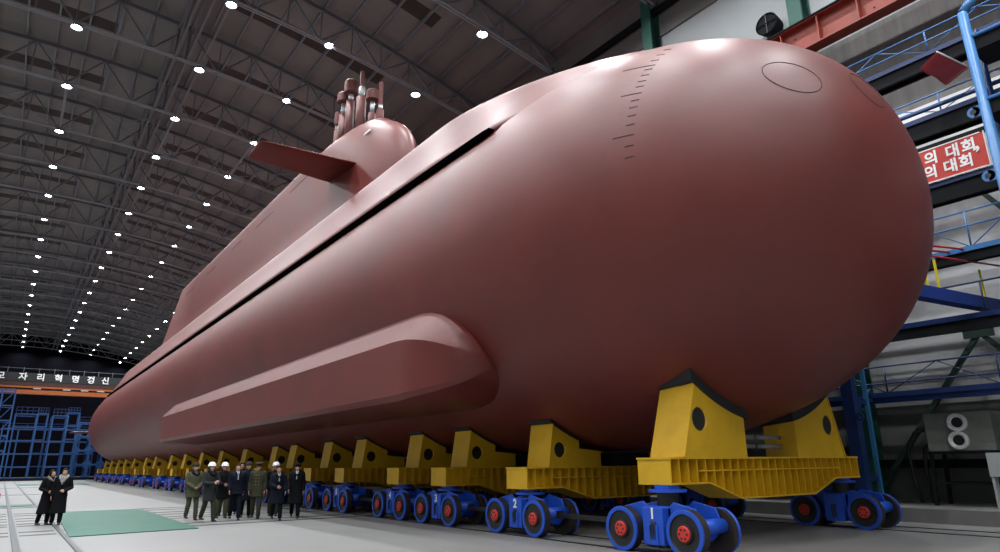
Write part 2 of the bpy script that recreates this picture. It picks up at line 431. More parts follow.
# banner
bz0, bz1 = ratio_z(.376), ratio_z(.4235)
t = empty('slogan_banner', (XP-.1, 0, 0), 0, 'red banner with white Korean lettering fixed to the blue dock', 'banner')
q = MB(); q.span((-.02, 5.13, bz0), (.0, 14, bz1)); q.build('banner_board', M['signred'], t)
q = MB(); q.span((-.03, 5.10, bz0-.03), (.01, 5.13, bz1+.03)); q.span((-.03, 5.2, bz1), (.01, 14, bz1+.03)); q.span((-.03, 5.2, bz0-.03), (.01, 14, bz0)); q.build('banner_border', M['white'], t)
def text(body, size, m, parent, loc, rot, name='lettering', offset=0.0, ext=.004, sx=1.0, align='LEFT'):
    cu = bpy.data.curves.new(name, 'FONT'); cu.body = body; cu.size = size; cu.extrude = ext; cu.offset = offset
    cu.align_x = align; cu.align_y = 'CENTER'
    o = bpy.data.objects.new(name, cu); COL.objects.link(o); o.parent = parent
    bpy.context.view_layer.update(); me = bpy.data.meshes.new_from_object(o.evaluated_get(bpy.context.evaluated_depsgraph_get()))
    bpy.data.objects.remove(o); bpy.data.curves.remove(cu); me.name = name; me.materials.clear(); me.materials.append(m)
    o = bpy.data.objects.new(name, me); COL.objects.link(o); o.parent = parent
    o.location = loc; o.rotation_euler = rot; o.scale = (sx, 1, 1)
    return o
# readable from -X: local x -> -Y, local y -> Z
RT = (PI/2, 0, -PI/2)
hz = (bz1-bz0)
TX = [('의', 7.25), ('대', 6.35), ('회', 5.93), ('.', 5.62)]
TY = {'a': [('의', 6.46), ('대', 5.91), ('회', 5.51), (',', 5.33)], 'b': [('의', 6.54), ('대', 6.03), ('회', 5.64)]}
for row, zc0 in (('a', bz0+hz*.70), ('b', bz0+hz*.27)):
    for ch, yy in TY[row]:
        text(ch, .42 if ch != ',' else .6, M['white'], t, (-.03, yy, zc0+(.0 if ch != ',' else .03)), RT, 'lettering', .012, .004, .95, 'CENTER')

# red flag on a white pole
t = empty('signal_flag', (0,0,0), 0, 'red cloth flag on a short white pole beside the light blue post', 'flag')
q = MB(); q.tube((19.0,5.36,12.40), (20.6,5.13,12.40), .022, n=8); q.build('flag_pole', M['white'], t)
A, B, C, D = Vector((19.0,5.36,12.39)), Vector((20.6,5.15,12.39)), Vector((20.62,5.77,12.17)), Vector((19.0,5.83,12.10))
q = MB(); n = 10; R1 = []
for i in range(n+1):
    u = i/n; row = []
    for j in range(9):
        v = j/8; p = A.lerp(B, u).lerp(D.lerp(C, u), v); p = p+Vector((0,0,.03*math.sin(u*9+v*3)*v)); row.append(p)
    R1.append(row+[p+Vector((0,0,.006)) for p in row[::-1]])
q.ring(R1, True); q.build('flag_cloth', M['flag'], t)

# near light-blue tower with lugs
def dock_tower(X, Y, y2, mt, label, ztop, w1, bend, levels, lugs):
    t = empty('dock_tower', (X, Y, 0), 0, label, 'tower', 'blue dock towers')
    q = MB(); pts = [(0,0,.36 if X > 19.7 else 0), (0,0,ztop)]
    if bend: pts += [(.18,-.30,ztop+.45), (.5,-.75,ztop+.62)]
    for a, c in zip(pts[:-1], pts[1:]): q.tube(a, c, w1, n=14)
    q.build('post', M[mt], t)
    q = MB(); q.tube((.98,.05,.36), (.98,.05,ztop-.1), w1*.75, n=12); q.build('post', M['dblue'], t)
    for zl in levels:
        q = MB(); q.span((.02, y2-Y, zl-.38), (.16, .0, zl-.02)); q.span((.95, y2-Y, zl-.38), (1.09, .0, zl-.02)); q.span((0, y2-Y, zl-.42), (1.09, 0, zl-.38)); q.build('deck_beam', M['dark'], t)
        q = MB(); q.tube((-.02, y2-Y, zl), (-.02, 0, zl), .055, n=8); q.tube((0, -.02, zl), (1.05, .03, zl), .055, n=8); q.build('deck_edge', M[mt], t)
    for zl in lugs:
        q = MB(); q.lathe((0,.26,zl), (-1,0,0), [(-.03,.0),(-.03,.15),(.03,.15),(.03,.0)], 18); q.span((-.03,.05,zl-.15),(.03,.26,zl+.15)); lg = q.build('lifting_lug', M[mt], t); q = MB(); q.tube((-.032,.27,zl),(-.036,.27,zl),.07,n=16); q.build('lug_hole', M['black'], lg)
    return t
dock_tower(19.3, 4.68, -2, 'lblue', 'light blue dock post with bent top and lugs, at the right edge of view', 13.35, .12, True, (8.6, 10.65, 12.55), (10.42, 8.59))
t = empty('dock_trestle', (0,0,0), 0, 'dark blue trestle leg of the dock behind the right end of the first bogie', 'trestle', 'blue dock towers')
q = MB(); q.span((19.0, 9.10, 0), (19.3, 9.42, 9)); q.build('post', M['dblue'], t)
q = MB(); q.span((19.78, 9.08, .36), (19.88, 9.18, 9)); q.build('post', M['teal'], t)
q = MB()
for z in (1.1, 3.2, 5.2): q.span((19.2, 9.12, z-.06), (19.8, 9.22, z+.06))
q.build('cross_bar', M['dblue'], t)
q = MB(); q.lathe((18.97,8.98,2.75), (-1,0,0), [(-.03,.05),(-.03,.11),(.03,.11),(.03,.05),(-.03,.05)], 14); q.span((18.95,9.0,2.68),(19.0,9.12,2.82)); q.build('lifting_lug', M['dblue'], t)
for y, z in ((9.0, 3.0),):
    q = MB(); q.bar((19.1, 9.3, 2.6), (20.5, 9.3, 3.6), .1); q.bar((19.1, 9.3, 3.3), (20.5, 9.3, 3.3), .1); q.build('diagonal_bar', M['dblue'], t)

# gangway with red handrails
t = empty('gangway', (18.3, 6.51, 5.88), math.atan2(-.028,.194), 'dark blue gangway beam with red handrails and yellow uprights beside the bow', 'gangway')
q = MB(); q.span((-.6,-.02,-.33), (4.0,.30,0)); q.build('gangway_beam', M['gblue'], t)
q = MB(); q.tube((-.6,0,.80), (4.0,0,1.05), .03, n=8); q.tube((-.6,0,1.05), (4.0,0,1.45), .03, n=8); q.tube((-.6,.33,1.05), (4.0,.33,1.45), .03, n=8); q.build('handrail', M['redrail'], t)
for x in (-.5, .1, .62, 2.8):
    q = MB(); q.bar((x,0,0), (x,0,.78), .06, .04); q.build('upright', M['yel2'], t)

# fan box on stand
t = empty('fan_unit', (21.6, 7.5, .36), 0, 'grey fan unit with two round white outlets on a black stand', 'fan unit')
q = MB(); q.span((-.35,-.85,1.45), (.6,.80,2.50)); q.build('casing', M['boxgrey'], t, .02)
for i, (yy, zz) in enumerate(((-.06, 2.22), (-.02, 1.74))):
    q = MB(); q.lathe((-.35,yy,zz), (-1,0,0), [(0,.245),(.10,.245),(.12,.23),(.12,.19),(.03,.17),(.05,.14)], 24); q.build('outlet_ring', M['white'], t)
    q = MB(); q.lathe((-.35,yy,zz), (-1,0,0), [(.045,.145),(.05,.0)], 20); q.build('outlet_mouth', M['black'], t)
for x, y in ((-.33,-.8), (-.33,.75), (.55,-.8), (.55,.75)):
    q = MB(); q.bar((x*1.1, y*1.12, 0), (x, y, 1.45), .09); q.build('stand_leg', M['dark'], t)
q = MB(); q.span((-.4,-.88,1.38), (.62,.83,1.45)); q.bar((-.34,-.85,.6), (-.34,.8,.6), .06); q.bar((.56,-.85,.6), (.56,.8,.6), .06); q.build('stand_frame', M['dark'], t)
q = MB(); q.path([(-.1,.82,2.1),(-.1,1.2,2.0),(-.1,1.45,1.5),(-.1,1.4,.6),(-.1,1.3,.05)], .05, 8); q.build('hose', M['black'], t)
q = MB(); q.path([(-.1,.82,1.7),(-.1,1.0,1.55),(-.1,1.05,1.0),(-.1,1.0,.05)], .05, 8); q.build('hose', M['black'], t)
q = MB(); q.span((20.85, 6.1, 1.15), (21.15, 6.80, 1.75))
for x in (20.87, 21.08):
    for y in (6.12, 6.72): q.span((x, y, .36), (x+.05, y+.06, 1.15))
tag(q.build('control_cabinet', M['wallup']), 'pale cabinet on legs beside the grey fan unit', 'cabinet')
q = MB(); q.span((23.3, -8, 1.35), (23.55, 40, 1.6)); tag(q.build('wall_pipe', M['dark']), 'black pipe running low along the right wall behind the fan unit', 'pipe')

# ------------------------------------------------------------------ floor rails and mats
def rail_thing(a, b_, w, m, label, h=.015):
    q = MB(); q.bar((a[0],a[1],h/2), (b_[0],b_[1],h/2), w, h)
    return tag(q.build('floor_rail', M[m]), label, 'rail', 'rails in the floor')
for x, l in ((9.88,'outer rail under the left bogie wheels'), (10.88,'inner rail under the left bogie wheels'), (17.18,'inner rail under the right bogie wheels'), (18.2,'outer rail under the right bogie wheels')):
    rail_thing((x,-13), (x,128), .09, 'rail', 'dark steel floor rail, '+l)
rail_thing((.49,-6), (.49,115), .13, 'railg', 'grey floor rail running lengthwise, left of the pair beside the women', .03)
rail_thing((1.49,-6), (1.49,115), .10, 'railg', 'grey floor rail running lengthwise, right of the pair beside the women', .03)
yr = [(21.10, 'nearest'), (22.2, 'second nearest'), (24.6, 'third nearest'), (25.5, 'fourth nearest'), (26.9, 'fifth nearest'), (28.2, 'sixth nearest'), (30.0, 'seventh nearest'), (31.3,'eighth nearest')]
for y, l in yr:
    q = MB(); 
    for (xa, xb) in ((-20, .38), (.6, 1.38), (1.6, 9.7), (9.9, 10.72), (10.92, 17.08)):
        q.span((xa, y-.07, 0), (xb, y+.06, .004)); q.span((xa, y+.16, 0), (xb, y+.20, .004))
    tag(q.build('cross_track', M['rail']), 'black cross track set in the floor, %s to the camera' % l, 'track', 'cross tracks')
for y, l in ((54.3, 'short black cross track beyond the women, the nearer one'), (74.5, 'short black cross track beyond the women, the farther one')):
    q = MB(); q.span((-6, y-.06, 0), (2.9, y+.06, .012)); tag(q.build('cross_track', M['rail']), l, 'track', 'cross tracks')
q = MB(); q.span((-12, 36.1, 0), (1.4, 36.3, .012)); tag(q.build('cross_track', M['rail']), 'black cross track beside the narrow green strip', 'track', 'cross tracks')
def mat_thing(poly, label):
    q = MB(); n = len(poly); q.add([(x,y,.0) for x,y in poly]+[(x,y,.022) for x,y in poly], [tuple(range(n))[::-1], tuple(range(n,2*n))]+[(k,(k+1)%n,(k+1)%n+n,k+n) for k in range(n)])
    return tag(q.build('floor_mat', M['green']), label, 'mat', 'green floor mats')
mat_thing([(1.56,19.85),(4.55,20.1),(4.75,31.0),(1.9,31.3)], 'large green floor mat between the women and the group of officials')
mat_thing([(-8,37.4),(1.4,37.4),(1.4,39.2),(-8,39.2)], 'narrow green strip of mat behind the women at the left edge')
mat_thing([(1.6,85),(7.6,82),(7.8,92),(1.6,94)], 'distant green floor mat at the foot of the blue scaffolds')
q = MB(); q.box((-.15,47.6,.13), (.6,.4,.26)); q.box((-.15,47.6,.28), (.66,.46,.04))
tag(q.build('equipment_box', M['redrail']), 'small red box on the floor at the left edge', 'box')

# ------------------------------------------------------------------ submarine
X0, ZC, RH, YB, LB = 13.52, 7.16, 5.25, 4.73, 9.05
Y1S, LS = 90.0, 37.0
def rad(Y):
    u = min(max((Y-YB)/LB, 0), 1); r = RH*(1-(1-u)**2.51)**(1/2.42)
    v = min(max((Y-Y1S)/LS, 0), 1); return r*math.sqrt(max(1-v**2.4, 0))
sub = empty('submarine', (X0, YB, 0), 0, 'huge reddish brown submarine resting on yellow cradles', 'submarine')
def sp_build(q, name, m, **k):
    o = q.build(name, m, sub, **k); o.location = (-X0, -YB, 0); return o
st = [YB+LB*(i/40)**2.2 for i in range(1, 41)]+[14+2*i for i in range(0, 37)]+[Y1S+LS*math.sin(PI/2*i/30) for i in range(0, 30)]
st = sorted(set(round(s, 4) for s in st))
NA = 128
rings = [[(X0+rad(y)*math.cos(2*PI*k/NA), y, ZC+rad(y)*math.sin(2*PI*k/NA)) for k in range(NA)] for y in [YB+.0005]+st+[Y1S+LS-.001]]
q = MB(); q.ring(rings); sp_build(q, 'hull', M['hull'])
# casing
def sst(a, b, x): t = min(max((x-a)/(b-a), 0), 1); return t*t*(3-2*t)
A0 = math.radians(33.0)
def casing_sec(y):
    r = rad(y); c = sst(7.6, 17.5, y)*(1-sst(90, 101, y))
    P = []
    # left half, from slot up to the centre; mirrored afterwards
    kx = r/RH
    side = [(-4.20, 2.98), (-4.35-.13*sst(12.35,12.9,y), 3.02+.04*sst(12.35,12.9,y)), (-4.16, 3.56), (-3.72, 4.32), (-3.40, 5.02), (-3.24, 5.42), (-3.14, 5.60), (-2.85, 5.72), (-1.9, 5.95), (-1.0, 6.02), (0, 6.04)]
    n = len(side)
    for i, (dx, dz) in enumerate(side):
        a = math.atan2(dz, dx); rr = r*.985
        cx_, cz_ = rr*math.cos(a), rr*math.sin(a)
        g_ = sst(11.0, 13.2, y); ci = c*(g_ if i <= 1 else (.35+.65*g_ if i == 2 else (.7+.3*g_ if i == 3 else 1)))
        P.append((cx_+(dx*kx**.5-cx_)*ci, cz_+(dz-cz_)*ci))
    P = P+[(-x, z) for x, z in P[:-1][::-1]]
    # close inside hull
    P += [(r*.6*1, r*.3), (-r*.6, r*.3)]
    return [(X0+x, y, ZC+z) for x, z in P]
ys = [8.3+.5*i for i in range(0, 30)]+[23.5+2.5*i for i in range(0, 27)]+[91+.8*i for i in range(0, 13)]
q = MB(); q.ring([casing_sec(y) for y in ys])
o = sp_build(q, 'deck_casing', M['hull'])
# proud black strip painting the shade of the gap between casing and hull
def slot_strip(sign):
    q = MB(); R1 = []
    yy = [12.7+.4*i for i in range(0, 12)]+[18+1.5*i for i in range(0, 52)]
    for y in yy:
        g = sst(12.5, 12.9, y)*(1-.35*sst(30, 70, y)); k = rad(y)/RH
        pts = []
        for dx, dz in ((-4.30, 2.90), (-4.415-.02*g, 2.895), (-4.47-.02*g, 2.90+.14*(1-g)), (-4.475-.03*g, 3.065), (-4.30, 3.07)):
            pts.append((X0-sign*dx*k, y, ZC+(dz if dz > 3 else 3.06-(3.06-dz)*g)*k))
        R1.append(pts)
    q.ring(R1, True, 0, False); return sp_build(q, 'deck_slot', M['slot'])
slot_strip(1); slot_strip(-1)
# sail
def sail_outline(z):
    t = max(0, (z-14.5)/4.8); nose = 25.1+3.6*t**3.2
    zz = min(z, 19.3); end = 72.0+(19.3-zz)*1.75
    flare = .55*max(0, (14.8-z)/2.2)**1.5
    wmax = 1.47+flare
    pts = []
    n = 16
    for i in range(n+1):
        u = (i/n)**2; y = nose+7.5*u; pts.append((wmax*math.sqrt(max(1-(1-u)**2.2, 0)), y))
    for y in (38, 48, 58, 66, end-1.2): pts.append((wmax, y))
    pts += [(wmax*.9, end-.35), (wmax*.6, end)]
    return [(X0-w, y, z) for w, y in pts]+[(X0+w, y, z) for w, y in pts[::-1] if w > 1e-6]
rg = [sail_outline(z) for z in (12.4, 12.9, 13.4, 14, 14.6, 15.4, 16.2, 17, 17.6, 18.1, 18.5, 18.8, 19.0)]
# rounded top edge
base = sail_outline(19.0)
for dz, ins in ((.1,.03), (.18,.09), (.24,.2), (.27,.5)):
    cyc = []
    for (x, y, z) in base:
        sx = X0+(x-X0)*(1-ins/1.47); yc = y+ins*2.2*(1 if y < 32 else 0)*max(0, (32-y)/6)-(ins if y > 70 else 0); cyc.append((sx, yc, 19.0+dz))
    rg.append(cyc)
q = MB(); q.ring(rg); sp_build(q, 'sail', M['hull'])
# sail planes
def plane_wing(s, name, xr, xt, z, rl, rt_, tl, tt, th, m='hull'):
    """s=-1 left; r*=root leading/trailing Y, t*=tip"""
    q = MB(); R1 = []
    for u in [0, .25, .5, .75, .93, .985, 1.0]:
        x = xr+(xt-xr)*u; yl = rl+(tl-rl)*u; yt = rt_+(tt-rt_)*u
        k = 1 if u < .9 else (1-((u-.9)/.1)**2*.75); t_ = th*(1-.45*u)*k
        ymid = (yl+yt)/2; ch = (yt-yl)/2*(1 if u < .9 else 1-((u-.9)/.1)**2*.12)
        sec = []
        for j in range(20):
            a = 2*PI*j/20; sec.append((X0+s*(X0-x), ymid-ch*math.cos(a), z+t_*math.sin(a)*(.6+.4*math.cos(a))))
        R1.append(sec)
    q.ring(R1); return sp_build(q, name, M[m])
for s in (-1, 1): plane_wing(s, 'sail_plane', 12.6, 7.5, 16.6, 29.0, 32.2, 29.3, 31.6, .21)
for s in (-1, 1): plane_wing(s, 'stern_plane', 11.0, 7.1, 6.7, 112.5, 118, 114.5, 119, .22)
# masts
def mast(x, y, zt_, r, head=None):
    q = MB(); q.tube((x, y, 19.0), (x, y, zt_), r, n=16); o = sp_build(q, 'mast', M['hull2'])
    if head:
        zz = zt_; ht, hr, hh = head
        q = MB(); q.tube((x, y, zz), (x, y, zz+ht), r*.62, n=12); q2 = q.build('mast_tube', M['metal'], o)
        q = MB(); q.lathe((x, y, zz+ht), (0,0,1), [(0,r*.7),(.08,hr),(hh-.06,hr),(hh,hr*.9),(hh,0)], 18); q.build('mast_head', M['hull2'], o)
    return o
mast(12.95, 33.9, 20.8, .13, (.35, .14, .9))
mast(13.0, 33.1, 21.5, .24, (.75, .40, .65))
mast(13.05, 32.2, 22.0, .24, (.45, .40, .85))
mast(13.2, 31.0, 21.7, .28, (.7, .13, 1.0))
mast(13.3, 29.7, 20.1, .20, (.75, .36, .65))
mast(13.5, 29.1, 20.1, .20, (.3, .12, 1.4))
# dashes on the side of the sail
for y0_, y1_, z in ((35.7,38.8,18.35), (42.1,45.9,18.15), (49.5,52.4,18.25), (57.4,60.6,18.12), (65.6,69.1,18.12)):
    for s in (-1, 1):
        q = MB(); q.span((X0+s*1.470, y0_, z-.02), (X0+s*1.482, y1_, z+.02)); sp_build(q, 'hatch_seam', M['seam'])
q = MB(); q.sphere((X0-1.02, 28.4, 18.1), (.06,.5,.09)); sp_build(q, 'bow_lamp_cover', M['white'])
# draft marks on the bow
tk = [(130.6,7.87,8.05), (135,7.87,8.05), (139.1,7.87,8.05), (142.2,7.87,8.6), (144.4,7.87,8.04), (147.4,7.87,8.04), (150.2,7.87,8.04), (152.6,7.87,8.04), (155.4,7.87,8.3), (158.1,7.87,8.04), (160.7,7.87,8.04), (163.6,7.87,8.04), (166.6,7.87,8.04), (169.9,7.87,8.3), (173.2,7.87,8.04), (176.5,7.87,8.04)]
for a, ya, yb_ in tk:
    q = MB(); R1 = []
    for i in range(4):
        y = ya+(yb_-ya)*i/3; r = rad(y); A_ = math.radians(a); d = .0017
        R1.append([(X0+rr*math.cos(aa), y, ZC+rr*math.sin(aa)) for rr, aa in ((r-.01,A_-d), (r-.01,A_+d), (r+.006,A_+d), (r+.006,A_-d))])
    q.ring(R1, True, 0, False); sp_build(q, 'draft_mark', M['seam'])
def on_bow(x, z):
    rr = math.hypot(x-X0, z-ZC); lo, hi = YB, 14
    for _ in range(40):
        m_ = (lo+hi)/2
        if rad(m_) < rr: lo = m_
        else: hi = m_
    return (lo+hi)/2
for cx_, cz_ in ((11.3, 8.83), (13.15, 8.92)):
    pts = []
    for k in range(48):
        a = 2*PI*k/48; x = cx_+.46*math.cos(a); z = cz_+.45*math.sin(a); pts.append((x, on_bow(x, z), z))
    q = MB(); q.path(pts, .009, 5, loop=True); sp_build(q, 'torpedo_hatch_seam', M['seam'])
# flank arrays
def flank(s):
    q = MB(); R1 = []
    yy = [13.0+2.4*(1-math.cos(PI/2*i/10)) for i in range(0, 11)]+[16+3*i for i in range(0, 10)]+[46, 47.6, 48.3, 48.8, 49.1]
    for y in yy:
        u = min((y-13.0)/2.4, 1); k = math.sqrt(max(1-(1-u)**2, .0))
        v = min((49.15-y)/1.6, 1); k2 = math.sqrt(max(1-(1-v)**2, .0)) if v < 1 else 1
        r = rad(y); zc_ = 3.95
        def hx(z): return -math.sqrt(max(r*r-(z-ZC)**2, 0))
        prof = [(hx(5.5)+.35, 5.62), (hx(5.5)-.02, 5.55), (-5.62, 4.86), (-5.72, 4.72), (-5.72, 3.32), (-5.62, 3.17), (hx(3.2)-.02, 3.02), (hx(3.2)+.5, 3.1)]
        k = max(k, .02); row = []
        for dx, z in prof:
            z2 = zc_+(z-zc_)*k*(.55+.45*k2); h_ = hx(z2)+.05; x2 = h_+(min(dx, h_)-h_)*min(k*1.05, 1)*k2 if dx < h_ else h_+.2
            row.append((X0-s*x2 if s > 0 else X0+x2, y, z2))
        R1.append(row)
    q.ring(R1, True, 0, True); o = sp_build(q, 'flank_array', M['hull'])
    e = o.modifiers.new('es', 'EDGE_SPLIT'); e.split_angle = math.radians(24)
    return o
flank(-1); flank(1)

# ------------------------------------------------------------------ cradles
def bool_cut(o, cutter):
    md = o.modifiers.new('cut', 'BOOLEAN'); md.operation = 'DIFFERENCE'; md.object = cutter; md.solver = 'EXACT'
    bpy.context.view_layer.update()
    dg = bpy.context.evaluated_depsgraph_get(); me = bpy.data.meshes.new_from_object(o.evaluated_get(dg))
    o.modifiers.clear(); o.data = me
    cm = cutter.data; bpy.data.objects.remove(cutter); bpy.data.meshes.remove(cm)
def make_cradle(yc, first=False):
    """local origin at (X0, yc, 0)"""
    t = empty('hull_cradle', (X0, yc, 0))
    L0, L1 = 10.05-X0, 17.15-X0
    zt_, ze, zm = (1.69, 1.22, .90) if first else (1.52, 1.05, .76)
    bot = [(L0, ze), (L0+1.15, ze), (L0+2.15, zm), (L1-2.15, zm), (L1-1.15, ze), (L1, ze)]
    q = MB()
    q.extrude([(L0+.03, zt_-.03)]+[(L0+.03, ze)]+bot[1:-1]+[(L1-.03, ze), (L1-.03, zt_-.03)], -.20, .20)
    q.build('beam_web', M['yellow'], t)
    q = MB(); q.span((L0-.02, -.41, zt_-.035), (L1+.02, .41, zt_)); q.span((L0, -.40, ze), (L0+.03, .40, zt_-.03)); q.span((L1-.03, -.40, ze), (L1, .40, zt_-.03))
    for (xa, za_), (xb, zb_) in zip(bot[:-1], bot[1:]):
        q.add([(xa,-.41,za_-.03),(xa,.41,za_-.03),(xa,.41,za_),(xa,-.41,za_),(xb,-.41,zb_-.03),(xb,.41,zb_-.03),(xb,.41,zb_),(xb,-.41,zb_)],
              [(0,1,2,3),(7,6,5,4),(0,4,5,1),(1,5,6,2),(2,6,7,3),(3,7,4,0)])
    q.build('beam_flange', M['yellow'], t)
    q = MB(); x = L0+.28
    while x < L1-.1:
        if x < L0+1.15 or x > L1-1.15: zz = ze
        elif x < L0+2.15: zz = ze+(zm-ze)*(x-L0-1.15)
        elif x > L1-2.15: zz = ze+(zm-ze)*(L1-1.15-x)
        else: zz = zm
        for s in (-1, 1): q.span((x-.011, s*.20, zz), (x+.011, s*.385, zt_-.035))
        x += .27
    for s in (-1, 1): q.span((L0+.9, s*.20, zt_-.27), (L1-.9, s*.37, zt_-.245))
    q.build('stiffener', M['yellow'], t)
    for s in (-1, 1):
        gap = .10 if first else .055
        def arc(x, yy): return ZC-math.sqrt((rad(yc+yy*(.35 if first else 1))+gap)**2-x*x)
        xo_t, xi, xb = (2.57, .98, 3.04) if first else (2.62, 1.75, 2.78)
        R1 = []
        for yy in (-.40, .40):
            pts = [(s*xb, yy, zt_)]+[(s*(xo_t+(xi-xo_t)*i/8), yy, arc(xo_t+(xi-xo_t)*i/8, yy)) for i in range(0, 9)]
            if not first: pts += [(s*xi, yy, 1.96), (s*1.0, yy, 1.90)]; pts += [(s*1.0, yy, zt_)]
            else: pts += [(s*xi, yy, zt_)]
            R1.append(pts)
        q = MB(); q.ring(R1, True, 0, False); o = q.build('saddle', M['yellow'], t)
        q = MB(); q.bar((s*xb, 0, zt_), (s*xo_t, 0, arc(xo_t, 0)), .03, .86, up=(0,1,0)); q.build('saddle_flange', M['yellow'], o)
        zh = arc(2.2, 0); hc = (s*(2.46 if first else 2.40), zt_+(zh-zt_)*(.62 if first else .50)); hr = .24 if first else .19
        for ysd in (-1, 1):
            c = MB(); c.tube((hc[0], ysd*.6, hc[1]), (hc[0], ysd*.34, hc[1]), hr, n=28)
            cut = c.build('cutter', M['black']); cut.location = t.location
            bool_cut(o, cut)
            c = MB(); c.tube((hc[0], ysd*.342, hc[1]), (hc[0], ysd*.352, hc[1]), hr*.99, n=28); c.build('lightening_hole', M['black'], o)  # black disc paints the dark inside of the shallow saddle hole
        q = MB(); R1 = []
        for i in range(0, 13):
            x = xo_t+.08+((xi-.10)-xo_t-.08)*i/12; row = []
            for yy in (-.43, -.14, .14, .43):
                rr = rad(yc+yy)+.004; row.append((s*x, yy, ZC-math.sqrt(rr*rr-x*x)))
            for yy in (.43, .14, -.14, -.43): row.append((s*x, yy, arc(x, yy)-.004))
            R1.append(row)
        q.ring(R1, True, 0, False); q.build('rubber_pad', M['rubber'], t)
        if first:
            q = MB()
            for zz in (2.12, 1.92): q.tube((s*.1, 0, zz), (s*.94, 0, zz), .045, n=12)
            q.build('ram', M['lampb'], t)
    return t
YC = [8.75, 13.05, 16.7, 19.5, 23.75, 27.0, 31.2, 33.9, 39.1, 44.2, 49.3, 54.6, 59.7, 66.6, 71.6, 78.8, 84.8, 90.2, 96.5, 102.5]
near = [make_cradle(YC[0], True)]
far = make_cradle(40.0); fc = cache_of(far)
for i, y in enumerate(YC):
    if i < 1: t = near[i]
    elif i == 1: t = far; t.location.y = y
    else: t = copy_tree(far, None, fc); t.location.y = y
    tag(t, 'yellow steel cradle under the submarine, %s' % ('nearest the camera, below the bow' if i == 0 else ORD[i]+' from the bow'), 'cradle', 'yellow hull cradles')
q = MB(); q.span((X0-.55, 12.4, 1.525), (X0+.55, 104, 1.86))
tag(q.build('keel_beam', M['dark']), 'black lengthwise beam lying on the cradles under the keel', 'beam')

# ------------------------------------------------------------------ bogies
def make_bogie(top=1.015):
    t = empty('rail_bogie')
    q = MB()
    side = [(-.98,.46), (-.84,.80), (-.36,.90), (-.26,.82), (.26,.82), (.36,.90), (.84,.80), (.98,.46), (.72,.22), (-.72,.22)]
    for x in (-.30, .26):
        n = len(side); q.add([(x, y, z) for y, z in side]+[(x+.04, y, z) for y, z in side], [tuple(range(n)), tuple(range(2*n-1, n-1, -1))]+[(k, k+n, (k+1) % n+n, (k+1) % n) for k in range(n)])
    q.span((-.30,-.30,.16), (.30,.30,.80)); q.span((-.47,-.24,.16), (.47,.24,.80)); q.span((-.5,-.12,.16),(-.44,.12,.5))
    q.build('bogie_frame', M['blue'], t, .012)
    q = MB(); q.tube((-.30,-.93,.50), (.30,-.93,.50), .13, n=18); q.build('end_tube', M['blue'], t)
    q = MB(); q.tube((-.30,.93,.50), (.30,.93,.50), .13, n=18); q.build('end_tube', M['blue'], t)
    q = MB(); q.lathe((0,0,.74), (0,0,1), [(0,.0),(0,.20),(top-.80,.20),(top-.80,.0)], 24); q.build('swivel_post', M['black'], t)
    q = MB(); q.lathe((0,0,top-.125), (0,0,1), [(0,.0),(0,.36),(.05,.36),(.05,.24),(.125,.24),(.125,0)], 24); q.build('swivel_plate', M['blue'], t)
    for sx in (-1, 1):
        for sy_ in (-1, 1):
            q = MB(); c = (sx*.42, sy_*.745, .40); ax = (sx, 0, 0)
            q.lathe(c, ax, [(-.08,.0,1),(-.08,.40,1),(.06,.385,1),(.09,.40,0),(.11,.40,0),(.115,.385,0),(.115,.325,0),(.085,.31,2),(.07,.17,2),(.105,.16,2),(.11,.135,2)], 36)
            wh = q.build('wheel', [M['blue'], M['tyre'], M['black']], t)
            q = MB(); q.lathe(c, ax, [(.09,.135),(.135,.135),(.145,.12),(.145,.0)], 24)
            for k in range(6):
                a = k*PI/3; q.tube((c[0]+sx*.14, c[1]+.08*math.cos(a), c[2]+.08*math.sin(a)), (c[0]+sx*.155, c[1]+.08*math.cos(a), c[2]+.08*math.sin(a)), .02, n=6, mi=1)
            q.build('hub', [M['red'], M['black']], wh)
    q = MB()
    for k in range(4): q.path([(-.47,-.06+.035*k,.56),(-.51,-.06+.035*k,.50),(-.50,-.06+.035*k,.3),(-.48,-.06+.035*k,.17)], .011, 5)
    q.build('cable_bundle', M['black'], t)
    return t
bg1 = make_bogie(1.185); bg = make_bogie(); bcache = cache_of(bg); b1cache = cache_of(bg1); first = 0
num = ['1','2','3','4','5','6','7','8']
for i, y in enumerate(YC):
    for sd, x in (('left', 10.27), ('right', 17.35)):
        if sd == 'right' and i > 6: continue
        if i == 0: o = bg1 if sd == 'left' else copy_tree(bg1, None, b1cache)
        elif first == 0: o = bg; first = 1
        else: o = copy_tree(bg, None, bcache)
        o.location = (x-.04+(.2 if i > 0 and sd == 'left' else 0), (y-.14 if i == 0 else y-.04) if sd == 'left' else y+.2, 0)
        lab = 'blue four wheeled rail bogie with red hubs, %s side, %s from the bow' % (sd, ORD[i])
        if sd == 'left' and i < 4: lab = 'blue rail bogie painted with a white number %s, red wheel hubs' % num[i]
        if sd == 'left' and 4 <= i < 6: lab = 'blue rail bogie with red hubs, %s from the bow, small white number' % ORD[i]
        tag(o, lab, 'bogie', 'blue rail bogies')
        if sd == 'left' and i < 8:
            text(num[i], .27, M['white'], o, (-.474, .0, .69), RT, 'number_mark', .008, .003, 1, 'CENTER')
        if sd == 'left' and 0 < i < 6:
            ln = (y-YC[i-1])
            q = MB(); q.bar((.0,-1.0,.46), (.0,-(y-YC[i-1])+1.0,.46), .07, .10); q.span((-.1,-1.06,.40),(.1,-.96,.56)); q.build('coupling_rod', M['black'], o)

